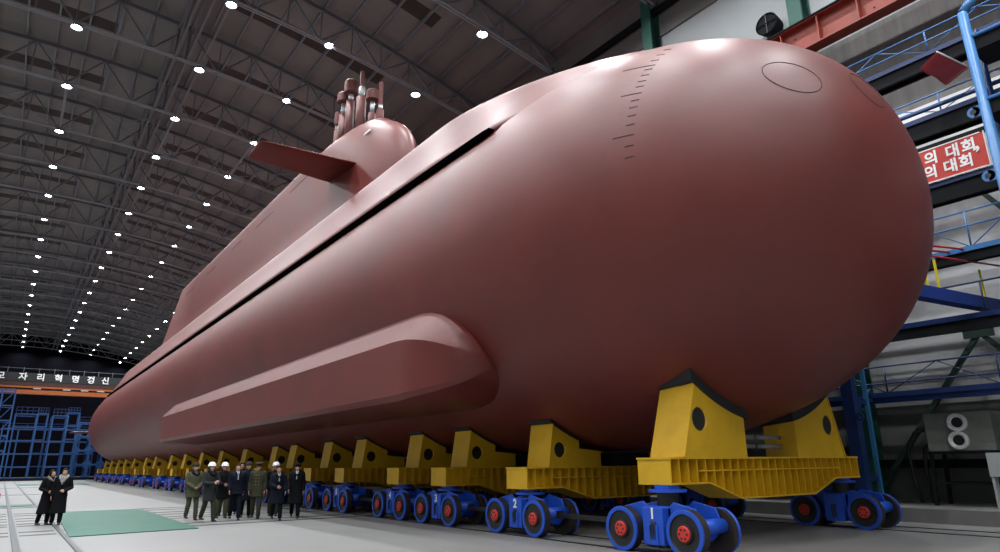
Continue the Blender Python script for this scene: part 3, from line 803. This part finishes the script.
# ------------------------------------------------------------------ far end: crane with slogan, scaffolds
t = empty('overhead_crane', (0, 150, 0), 0, 'orange overhead crane with white Korean slogan at the far end', 'crane')
q = MB(); q.span((XL+1, 0, 15.0), (22, 1.2, 15.75)); q.build('lower_girder', M['orange'], t)
q = MB(); q.span((XL+1, .3, 16.15), (22, 1.5, 16.45)); q.build('upper_flange', M['orange'], t)
q = MB(); q.span((XL+1, .6, 15.75), (22, 1.4, 16.15)); q.span((XL+1, .4, 16.45), (22, 1.4, 17.35)); q.build('main_girder', M['rbrown'], t)
q = MB(); q.span((XL+1, .35, 17.35), (22, .45, 18.9)); q.build('slogan_board', M['board'], t)
q = MB(); q.bar((XL+1, .3, 19.7), (22, .3, 19.7), .06); 
x = XL+2
while x < 22: q.bar((x,.3,18.9), (x,.3,19.9), .08); x += 2.4
q.build('railing', M['trussd'], t)
for ch, x in zip('모자리혁명정신', (-2.9, .45, 3.2, 6.0, 8.75, 11.3, 13.75)):
    text(ch, 1.45, M['white'], t, (x-.02, .30, 18.1), (PI/2, 0, 0), 'lettering', .035, .01, align='CENTER')
q = MB()
for x in (2.9, 7.6, 10.5, 13.2): q.span((x-.6, .1, 15.95), (x+.6, .5, 16.12))
q.build('work_lamp', M['wallup'], t)

def lattice(label, xa, xb, ya, yb, H, nx, levels, rail_h=1.0, brace=False, pw=.17, bm='sblue', gus=False, parts=True):
    t = empty('scaffold_tower', ((xa+xb)/2, ya, 0), 0, label, 'scaffold', 'blue scaffold towers')
    cx_ = (xa+xb)/2; xs_ = [xa-cx_+(xb-xa)*i/nx for i in range(nx+1)]; D = yb-ya
    for x in xs_:
        for y in (0, D):
            q = MB(); q.bar((x, y, 0), (x, y, H), pw); q.build('post', M[bm], t)
    for k in range(levels+1):
        z = H*k/levels if k else .2
        q = MB()
        for y in (0, D): q.bar((xs_[0], y, z), (xs_[-1], y, z), pw*.8)
        for x in xs_: q.bar((x, 0, z), (x, D, z), pw*.7)
        q.build('level_beam', M[bm], t)
        if k > 0:
            q = MB(); q.span((xs_[0], D*.6, z-.05), (xs_[-1], D*.9, z)); q.build('deck_board', M['dblue'], t)
        q = MB()
        if k < levels:
            z2 = H*(k+1)/levels
            if brace:
                for i in range(nx): q.bar((xs_[i], 0, z), (xs_[i+1], 0, z2), pw*.5)
                q.build('brace_bar', M[bm], t)
            if gus:
                g = .42
                for i in range(nx):
                    for (x, sx) in ((xs_[i], 1), (xs_[i+1], -1)):
                        for (zz, sz) in ((z, 1), (z2, -1)):
                            q.add([(x, -.06, zz), (x+sx*g*2, -.06, zz), (x, -.06, zz+sz*g*2), (x, .06, zz), (x+sx*g*2, .06, zz), (x, .06, zz+sz*g*2)], [(0,1,2),(5,4,3),(0,3,4,1),(1,4,5,2),(2,5,3,0)])
                q.build('gusset', M[bm], t)
            for y in (0,):
                q = MB(); 
                for zz in (.5, 1.0): q.bar((xs_[0], y, z+zz), (xs_[-1], y, z+zz), .05)
                pass
    q = MB()
    for zz in (.5, 1.0): q.bar((xs_[0], 0, H+zz*rail_h), (xs_[-1], 0, H+zz*rail_h), .07)
    x = xs_[0]
    while x <= xs_[-1]+.01: q.bar((x, 0, H), (x, 0, H+rail_h), .07); x += (xs_[-1]-xs_[0])/4
    q.build('top_railing', M['dblue'], t)
    return t
lattice('tall braced blue scaffold tower at the left edge', -4.6, -.15, 116, 120, 12.3, 3, 6, .3, True)
lattice('blue scaffold tower standing second from the left', .35, 3.0, 120, 125, 9.4, 1, 5, 1.0)
lattice('narrow blue scaffold bay with rail, right of the second tower', 3.2, 4.5, 125.6, 128.4, 9.9, 1, 5, .9)
lattice('blue scaffold tower right of the middle gap, third large one', 4.9, 6.8, 119, 124, 9.2, 1, 5, 1.0)
lattice('raised narrow blue scaffold bay beside the third tower', 7.0, 8.6, 124.6, 127.4, 10.1, 1, 5, .8)
lattice('wide blue scaffold with rounded openings behind the stern', 9.0, 16.5, 128, 132, 8.8, 4, 4, .9, False, .3, 'sblue', True)
lattice('low blue scaffold seen behind the first two towers', -1.0, 12.0, 134, 138, 8.0, 6, 4, .8)
q = MB(); q.span((-12, 118.5, 0), (14, 119, .35)); tag(q.build('floor_sill', M['dark']), 'low dark sill along the foot of the blue scaffolds', 'sill')

# ------------------------------------------------------------------ people
P_ = {}
P_['skin'] = mat('skin', (.48,.27,.19), .55, spec=.3)
P_['hair'] = mat('hair_black', (.006,.005,.005), .7, spec=.15)
P_['olive'] = mat('cloth_olive', (.075,.075,.046), .85, var=.1, vscale=8, spec=.12)
P_['olived'] = mat('cloth_olive_dark', (.038,.040,.025), .85, var=.1, vscale=8, spec=.12)
P_['greyg'] = mat('cloth_grey_green', (.026,.031,.031), .85, var=.1, vscale=8, spec=.12)
P_['navy'] = mat('cloth_navy', (.005,.007,.014), .8, var=.1, vscale=8, spec=.12)
P_['blackc'] = mat('cloth_black', (.005,.005,.007), .8, var=.1, vscale=8, spec=.12)
P_['shoe'] = mat('shoe_black', (.01,.01,.01), .35)
P_['helmet'] = mat('helmet_white', (.85,.85,.85), .3)
P_['fur'] = mat('fur_grey', (.30,.28,.25), .95, bump=.6, bscale=60)
P_['shirt'] = mat('shirt_white', (.75,.75,.76), .7)
P_['tie'] = mat('tie_grey', (.18,.2,.25), .6)
P_['lip'] = mat('lip', (.35,.12,.10), .5)
P_['redp'] = mat('cap_red', (.4,.03,.03), .6)

def V(*a): return Vector(a)
def remesh_obj(name, q, m, parent, voxel, smooth=3, extra=None, em=None):
    tmp = q.build('tmp', m)
    md = tmp.modifiers.new('r', 'REMESH'); md.mode = 'VOXEL'; md.voxel_size = voxel; md.use_smooth_shade = True
    if smooth: s = tmp.modifiers.new('s', 'SMOOTH'); s.iterations = smooth; s.factor = .5
    bpy.context.view_layer.update()
    dg = bpy.context.evaluated_depsgraph_get(); me = bpy.data.meshes.new_from_object(tmp.evaluated_get(dg))
    old = tmp.data; bpy.data.objects.remove(tmp); bpy.data.meshes.remove(old)
    if extra is not None:
        t2 = extra.build('tmp', em); bm = bmesh.new(); bm.from_mesh(me); n0 = len(bm.faces)
        bm.from_mesh(t2.data); bm.faces.ensure_lookup_table()
        for f in bm.faces[n0:]: f.material_index += 1
        me.materials.clear(); 
        for mm in [m]+em: me.materials.append(mm)
        bm.to_mesh(me); bm.free(); d2 = t2.data; bpy.data.objects.remove(t2); bpy.data.meshes.remove(d2)
    me.name = name
    o = bpy.data.objects.new(name, me); COL.objects.link(o); o.parent = parent
    return o
def cap(q, a, b, r0, r1, n=12):
    """tapered capsule"""
    a = Vector(a); b = Vector(b); d = b-a; L = max(d.length, 1e-4); d = d/L
    prof = [(-r0*math.cos(t), max(r0*math.sin(t), 1e-4)) for t in (0, .5, 1.0, PI/2)]+[(L+r1*math.sin(t), max(r1*math.cos(t), 1e-4)) for t in (0, .57, 1.07, PI/2)]
    u = Vector((0,0,1)) if abs(d.z) < .9 else Vector((0,1,0)); x = d.cross(u).normalized(); y = d.cross(x)
    q.ring([[a+d*p[0]+(x*math.cos(2*PI*k/n)+y*math.sin(2*PI*k/n))*p[1] for k in range(n)] for p in prof])
def stack(q, rows_, n=20):
    """rows of (cx,cy,z,rx,ry)"""
    q.ring([[(c[0]+c[3]*math.cos(2*PI*k/n), c[1]+c[4]*math.sin(2*PI*k/n), c[2]) for k in range(n)] for c in rows_])

def hand(q, wr, dr, side, curl=.6, sc=1.0):
    """palm and five fingers; wr wrist, dr direction of the palm, side: +1 right hand / -1 left"""
    d = Vector(dr).normalized(); front = Vector((0,-1,0))
    x = d.cross(front); x = x.normalized() if x.length > .1 else Vector((1,0,0)); nrm = x.cross(d).normalized()   # x across the palm
    inward = -side
    bend = Vector((inward*1.0, 0, 0)); bend = (bend-d*bend.dot(d)); bend = bend.normalized() if bend.length > .1 else nrm
    across = d.cross(bend).normalized()
    if across.y > 0: across = -across            # thumb side faces the front
    c0 = wr+d*.045*sc
    for k in (-1, -.33, .33, 1): cap(q, wr+d*.01+across*.018*k*sc, wr+d*.085*sc+across*.031*k*sc, .013*sc, .012*sc, 8)
    for k, L in ((1,.066), (.36,.076), (-.30,.070), (-.95,.055)):
        p = wr+d*.088*sc+across*.031*k*sc; a = curl*.5; dd = d
        for seg, f in enumerate((.45, .32, .23)):
            dd = (d*math.cos(a)+bend*math.sin(a)); p2 = p+dd*L*f*sc; cap(q, p, p2, (.0098-.0012*seg)*sc, (.0092-.0012*seg)*sc, 8); p = p2; a += curl*.8
    p = wr+d*.025*sc+across*.030*sc; t1 = p+(across*.6+d*.7+bend*.25)*.042*sc; t2 = t1+(d*.9+bend*.4)*.030*sc
    cap(q, p, t1, .013*sc, .0115*sc, 8); cap(q, t1, t2, .011*sc, .009*sc, 8)

def person(x, y, face, label, H=1.72, coat='navy', trousers='navy', hat=None, coat_len=.75, shirt=False, fur=None, hair='short',
           stride=.0, arms=('down','down'), lean=(0,0), group='group of officials walking beside the submarine', female=False, look=0.0, buttons=False, slim=1.0):
    t = empty('person', (x, y, 0), face, label, 'person', group)
    s = H/1.72
    lx, ly = lean
    def S(x_, y_, z_):      # local frame: faces -Y, scaled, leaning
        return Vector((x_*s+lx*z_, y_*s+ly*z_, z_*s))
    w = .94 if female else 1.0
    # joints
    hip = {1: S(.095,0,.90), -1: S(-.095,0,.90)}
    st_ = stride
    foot = {1: S(.11, -st_*.5, .085), -1: S(-.11, st_*.5, .085+ (.05 if st_ > .2 else 0))}
    for k in (1, -1): foot[k].x -= lx*.085; 
    knee = {}
    for k in (1, -1):
        mid = hip[k].lerp(foot[k], .52); mid.y -= .03+abs(st_)*.12 if k == -1 else .02
        knee[k] = mid
    sho = {1: S(.185*w, .01, 1.40), -1: S(-.185*w, .01, 1.40)}
    elb, wri, hd = {}, {}, {}
    for k, pose in ((1, arms[0]), (-1, arms[1])):
        if pose == 'down': elb[k] = S(k*.235, .03, 1.12); wri[k] = S(k*.245, -.04, .87); hd[k] = (V(k*.02,-.12,-1), .5)
        elif pose == 'swing': elb[k] = S(k*.235, -.03, 1.12); wri[k] = S(k*.23, -.17, .91); hd[k] = (V(0,-.3,-1), .6)
        elif pose == 'back': elb[k] = S(k*.24, .11, 1.13); wri[k] = S(k*.24, .12, .88); hd[k] = (V(0,.1,-1), .6)
        elif pose == 'front': elb[k] = S(k*.245, -.05, 1.12); wri[k] = S(k*.07, -.25, 1.04); hd[k] = (V(-k*.8,-.35,-.15), .7)
        elif pose == 'frontlow': elb[k] = S(k*.25, -.03, 1.12); wri[k] = S(k*.08, -.22, .98); hd[k] = (V(-k*.8,-.2,-.35), .7)
        elif pose == 'clap': elb[k] = S(k*.24, -.07, 1.13); wri[k] = S(k*.075+.02, -.30, 1.12); hd[k] = (V(-k*.5,-.6,.45), .4)
        elif pose == 'linked': elb[k] = S(k*.26, .02, 1.12); wri[k] = S(k*.12, -.19, 1.02); hd[k] = (V(-k*.6,-.4,.1), .7)
    # ---------------- body: one continuous skinned surface
    q = MB()
    hz_ = 1.585
    def Hd(x_, y_, z_):
        c, s_ = math.cos(look), math.sin(look); return S(x_*c-y_*s_, x_*s_+y_*c, z_)
    hc = Hd(0, 0, hz_)
    q.sphere(Hd(0, .012, hz_+.035), (.074*s, .092*s, .088*s), 18, 12)
    q.sphere(Hd(0, -.012, hz_-.025), (.062*s, .078*s, .085*s), 18, 12)
    q.sphere(Hd(0, -.035, hz_-.082), (.036*s, .042*s, .030*s), 12, 8)
    cap(q, Hd(0, -.083, hz_+.022), Hd(0, -.102, hz_-.018), .009*s, .014*s, 8)          # nose
    cap(q, Hd(-.022, -.080, hz_-.052), Hd(.022, -.080, hz_-.052), .009*s, .009*s, 8)    # lips
    cap(q, Hd(-.045, -.070, hz_+.030), Hd(.045, -.070, hz_+.030), .010*s, .010*s, 8)    # brow
    for k in (-1, 1):
        q.sphere(Hd(k*.040, -.058, hz_-.022), (.022*s,.02*s,.022*s), 10, 6)
        q.sphere(Hd(k*.076, .012, hz_-.005), (.010*s, .019*s, .032*s), 8, 6)
    cap(q, S(0, .018, 1.42), S(0, .006, 1.54), .056*s*w, .052*s*w)
    stack(q, [(S(0,0,z).x, S(0,0,z).y+c*s, z*s, rx*s*w*slim, ry*s*slim) for z, rx, ry, c in ((.82,.10,.08,0),(.88,.155,.105,0),(.96,.16,.11,0),(1.06,.135,.10,0),(1.18,.15,.11,0),(1.30,.165,.115,.0),(1.40,.15,.095,.01),(1.46,.08,.065,.015))])
    for k in (1, -1):
        cap(q, hip[k], knee[k], .078*s, .052*s); cap(q, knee[k], foot[k], .052*s, .034*s)
        cap(q, sho[k], elb[k], .050*s*w, .039*s*w); cap(q, elb[k], wri[k], .037*s*w, .024*s*w)
        cap(q, S(0,.01,1.40), sho[k], .06*s, .05*s)
        hand(q, wri[k], hd[k][0], k, hd[k][1], s*(.92 if female else 1))
    e = MB()
    for k in (-1, 1):
        e.sphere(Hd(k*.029, -.0815, hz_+.004), (.0115*s, .006*s, .0065*s), 10, 6, 0); e.sphere(Hd(k*.029, -.0865, hz_+.004), (.0055*s, .003*s, .006*s), 8, 5, 1)
        e.bar(Hd(k*.012, -.086, hz_+.034), Hd(k*.046, -.079, hz_+.032), .008, .005, 1)
    e.bar(Hd(-.021, -.0905, hz_-.052), Hd(.021, -.0905, hz_-.052), .004, .007, 2)
    remesh_obj('body', q, P_['skin'], t, .0085, 2, e, [P_['shirt'], P_['hair'], P_['lip']])
    # ---------------- trousers
    q = MB(); leg_w = 1.0
    stack(q, [(S(0,0,z).x, S(0,0,z).y, z*s, rx*s*w, ry*s) for z, rx, ry in ((.80,.155,.115),(.90,.178,.128),(1.0,.17,.122),(1.04,.165,.118))])
    for k in (1, -1):
        cap(q, hip[k], knee[k], .100*s, .078*s); cap(q, knee[k], foot[k]+V(0,.01,.02), .078*s, .066*s)
    remesh_obj('trousers', q, P_[trousers], t, .016, 2)
    # ---------------- shoes
    for k in (1, -1):
        q = MB(); f = foot[k]; g = f.z-.085*s
        R1 = []
        for yy, rx, h_ in ((.085,.028,.05),(.06,.040,.085),(0,.042,.09),(-.07,.046,.062),(-.14,.044,.045),(-.175,.028,.03)):
            R1.append([(f.x+rx*s*math.cos(a), f.y+yy*s, g+(h_*s*max(0, math.sin(a)) if math.sin(a) > 0 else 0)+.0) for a in [2*PI*j/14 for j in range(14)]])
        q.ring(R1); q.build('shoe', P_['shoe'], t)
    # ---------------- coat: torso, skirt and sleeves in one surface
    q = MB(); hem = .90-coat_len*.62 if coat_len > .3 else .90-coat_len*.4
    fl = .045 if coat_len > .5 else .0
    rows_ = [(hem, .205+fl, .165+fl*.9, -st_*.05), ((hem+.95)/2, .195+fl*.5, .155+fl*.4, 0), (.95, .190, .150, 0), (1.07, .178, .140, 0), (1.20, .188, .145, 0), (1.32, .200, .142, 0), (1.40, .182, .122, .01), (1.445, .13, .095, .012), (1.475, .072, .068, .012)]
    stack(q, [(S(0,0,z).x, S(0,0,z).y+c*s, z*s, rx*s*w*slim, ry*s*slim) for z, rx, ry, c in rows_], 28)
    for k in (1, -1):
        cap(q, S(0,.01,1.38), sho[k], .085*s, .075*s); cap(q, sho[k], elb[k], .078*s*w, .064*s*w); 
        we = elb[k].lerp(wri[k], .96); cap(q, elb[k], we, .063*s*w, .050*s*w)
    if not shirt: q.lathe(S(0,.008,1.46), (0,-.12,1), [(0,.075*s),(.045*s,.068*s),(.05*s,.0)], 16)
    co_ = remesh_obj('coat', q, P_[coat], t, .015, 2)
    for k in (1, -1):
        d = (wri[k]-elb[k]).normalized(); we = elb[k].lerp(wri[k], .96)
    # lapels / shirt / tie
    zf = lambda z: S(0, -.148, z)
    if shirt:
        q = MB(); a_, b_, c_ = S(-.055,-.105,1.47), S(.055,-.105,1.47), S(0,-.158*slim,1.22)
        q.add([a_, b_, c_, a_+V(0,.02,0), b_+V(0,.02,0), c_+V(0,.02,0)], [(0,1,2),(5,4,3),(0,3,4,1),(1,4,5,2),(2,5,3,0)])
        q.lathe(S(0,.004,1.46), (0,-.1,1), [(0,.068*s),(.04*s,.060*s),(.042*s,0)], 14); q.build('shirt', P_['shirt'], t)
        q = MB(); q.bar(S(0,-.112,1.475), S(0,-.168*slim,1.22), .032, .012, up=(0,-1,0)); q.build('tie', P_['tie'], t)
        q = MB()
        for k in (-1, 1): q.bar(S(k*.07,-.095,1.475), S(k*.012,-.165*slim,1.20), .055, .014, up=(0,-1,0))
        q.build('lapel', P_[coat], t)
    if fur:
        q = MB()
        for k in (-1, 1):
            cap(q, S(k*.045,.075,1.50), S(k*.10,-.01,1.475), .042*s, .046*s); cap(q, S(k*.10,-.01,1.475), S(k*.075,-.115,1.41), .046*s, .042*s); cap(q, S(k*.075,-.115,1.41), S(k*.02,-.155,1.29 if fur == 'fur' else 1.36), .040*s, .025*s)
        cap(q, S(-.05,.078,1.50), S(.05,.078,1.50), .042*s, .042*s)
        remesh_obj('collar', q, P_[fur], t, .012, 1)
    if buttons:
        q = MB()
        for i in range(4): 
            for dx in ((-.045,.045) if buttons == 2 else (0,)): q.sphere(S(dx, -.152-.004*(i == 2), 1.34-.095*i), .011, 8, 5)
        q.build('button', mat_brass, t)
    # ---------------- hair and hats
    if hair:
        q = MB(); 
        q.sphere(Hd(0, .020, hz_+.052), (.082*s, .096*s, .088*s), 18, 12); q.sphere(Hd(0, .045, hz_-.005), (.076*s, .070*s, .085*s), 14, 10)
        if hair == 'long':
            for k in (-1, 1): cap(q, Hd(k*.066, .0, hz_+.05), Hd(k*.078, .02, hz_-.13), .034*s, .030*s)
            cap(q, Hd(0, .06, hz_), Hd(0, .075, hz_-.20), .075*s, .055*s)
        if hair == 'tied':
            for k in (-1, 1): cap(q, Hd(k*.062, -.02, hz_+.05), Hd(k*.070, .02, hz_-.03), .026*s, .024*s)
            q.sphere(Hd(0, .115, hz_-.01), .045*s, 10, 8)
        # carve the face by keeping hair above the brow: shift forward part up
        o = remesh_obj('hair', q, P_['hair'], t, .011, 2)
        me = o.data
        for v in me.vertices:
            c_, s__ = math.cos(-look), math.sin(-look)
            dx, dy, dz = (v.co.x-hc.x)/s, (v.co.y-hc.y)/s, (v.co.z-hc.z)/s
            fx, fy = dx*c_-dy*s__, dx*s__+dy*c_
            if fy < -.01 and dz < .062 and (abs(fx) < .062 or hair == 'short'):
                push = min(1, (-.01-fy)/.03); v.co.z += 0
                v.co.x -= (dx*.0)*s; 
                ny = fy+(.03-fy)*push; ddy = ny-fy
                v.co.x += (-ddy*math.sin(look))*s; v.co.y += (ddy*math.cos(look))*s
    if hat == 'helmet':
        q = MB(); c = Hd(0, .012, hz_+.050)
        q.lathe(c, (0,.06,1), [(.0,.128*s),(.012*s,.118*s),(.05*s,.112*s),(.085*s,.094*s),(.115*s,.062*s),(.13*s,.0)], 24)
        q.lathe(c, (0,.06,1), [(.0,.0),(.0,.128*s)], 24); o = q.build('helmet', P_['helmet'], t)
        q = MB(); v0 = Hd(-.05,-.11,hz_+.058); 
        q.ring([[Hd(.07*math.sin(a), -.10-.055*math.cos(a), hz_+.052+.006*j) for a in [-1.2+2.4*i/8 for i in range(9)]]+[Hd(.07*math.sin(a), -.09, hz_+.052+.006*j) for a in [1.2-2.4*i/8 for i in range(9)]] for j in range(2)]); q.build('helmet_peak', P_['helmet'], o)
    if hat == 'cap':          # peaked officer cap
        q = MB(); c = Hd(0, .012, hz_+.070)
        q.lathe(c, (0,-.10,1), [(-.01*s,.0),(-.01*s,.094*s),(.035*s,.096*s),(.055*s,.130*s),(.072*s,.136*s),(.085*s,.115*s),(.092*s,.0)], 24)
        o = q.build('peaked_cap', P_['olived'], t)
        q = MB(); q.ring([[Hd(.085*math.sin(a), -.075-.065*math.cos(a), hz_+.062+.005*j-.02*math.cos(a)) for a in [-1.2+2.4*i/8 for i in range(9)]]+[Hd(.08*math.sin(a), -.07, hz_+.062+.005*j) for a in [1.2-2.4*i/8 for i in range(9)]] for j in range(2)]); q.build('cap_visor', P_['shoe'], o)
    if hat in ('furcap', 'furcapd'):        # round winter cap
        q = MB(); c = Hd(0, .012, hz_+.045)
        q.lathe(c, (0,-.04,1), [(.0,.0),(.0,.100*s),(.012*s,.112*s),(.055*s,.116*s),(.065*s,.104*s),(.10*s,.098*s),(.118*s,.07*s),(.122*s,.0)], 24)
        q.build('winter_cap', P_['olived' if hat == 'furcap' else 'blackc'], t)
    return t
mat_brass = mat('button_brass', (.5,.38,.12), .35, metal=.8)
def fc_(x, y, off=0): return math.atan2(x, -y)*1.0+off if False else (math.atan2(-x, -y)+PI/2-PI/2)*-1+off
def facing(x, y, off=0):
    """rotation so that the figure's -Y points at the camera, plus an offset"""
    ang = math.atan2(-y, -x)           # direction to the camera
    return ang+PI/2+off
def pp(x, y, off, label, **k): return person(x, y, facing(x, y, off), label, **k)
pp(5.05, 23.55, .35, 'person in olive winter coat and cap, hands folded, leftmost of the group', coat='olive', trousers='olive', hat='furcap', fur='blackc', coat_len=.36, arms=('frontlow','frontlow'), stride=.22, slim=1.12)
pp(5.32, 22.57, .5, 'person in white helmet and grey green coat clapping, at the left front of the group', coat='greyg', trousers='olived', hat='helmet', fur='blackc', coat_len=.50, arms=('clap','clap'), stride=.34, look=.2)
pp(6.0, 23.73, .3, 'person in white helmet, black coat and olive trousers, behind the clapping person', coat='blackc', trousers='olive', hat='helmet', coat_len=.5, arms=('down','front'), stride=.2)
pp(6.36, 24.9, .1, 'person mostly hidden behind the group, bare head showing beside the second helmet', coat='blackc', trousers='olived', coat_len=.5, stride=.1, H=1.70)
pp(7.0, 25.4, -.1, 'person mostly hidden behind the dark suited person, bare head only', coat='navy', trousers='navy', coat_len=.5, stride=.1, H=1.76)
pp(6.12, 22.57, .1, 'person in dark suit with white shirt and grey tie, centre of the walking group', coat='navy', trousers='navy', shirt=True, coat_len=.30, arms=('back','swing'), stride=.42, slim=1.18, H=1.70)
pp(6.68, 23.4, .1, 'person in dark coat and dark cap standing just behind the suited person', coat='navy', trousers='blackc', hat='furcap', coat_len=.6, arms=('down','down'), stride=.2, H=1.74)
pp(6.8, 22.68, -.15, 'person in olive uniform with brass buttons and peaked cap, walking mid group', coat='olived', trousers='olived', hat='cap', coat_len=.38, buttons=2, arms=('down','down'), stride=.22, H=1.71, slim=1.05)
pp(7.62, 23.5, .0, 'person in white helmet behind the person in navy overcoat', coat='blackc', trousers='olived', hat='helmet', coat_len=.5, arms=('down','down'), stride=.2)
pp(7.11, 21.57, .1, 'person in navy overcoat with open collar and bare head, right part of group', coat='navy', trousers='navy', shirt=True, fur='blackc', coat_len=.62, arms=('swing','front'), stride=.35, H=1.62, slim=1.12)
pp(7.83, 21.95, -.05, 'person in long black coat and dark cap, rightmost of the walking group', coat='blackc', trousers='blackc', hat='furcapd', shirt=True, coat_len=.72, fur='blackc', arms=('down','swing'), stride=.38, H=1.68, slim=1.05)
P_['fur2'] = mat('fur_dark_grey', (.16,.15,.14), .95, bump=.6, bscale=60)
pp(1.20, 24.9, .45, 'person with long black hair in black overcoat, left of the arm-in-arm pair', coat='blackc', trousers='blackc', hair='long', fur='fur2', coat_len=.92, arms=('linked','linked'), stride=.12, H=1.58, lean=(.05,0), group='pair walking arm in arm', female=True, look=.3)
pp(1.52, 24.6, -.15, 'person in black coat with broad grey fur collar, right of the arm-in-arm pair', coat='blackc', trousers='blackc', hair='tied', fur='fur', coat_len=.90, arms=('linked','down'), stride=.12, H=1.62, lean=(.03,0), group='pair walking arm in arm', female=True, shirt=True)

# ------------------------------------------------------------------ light and colour
wd = bpy.data.worlds.new('world'); scn.world = wd; wd.use_nodes = True
wd.node_tree.nodes['Background'].inputs[0].default_value = (.6,.65,.75,1); wd.node_tree.nodes['Background'].inputs[1].default_value = .02
scn.view_settings.view_transform = 'Standard'; scn.view_settings.look = 'None'; scn.view_settings.gamma = 1
scn.view_settings.use_curve_mapping = False; scn.view_settings.exposure = 0.0
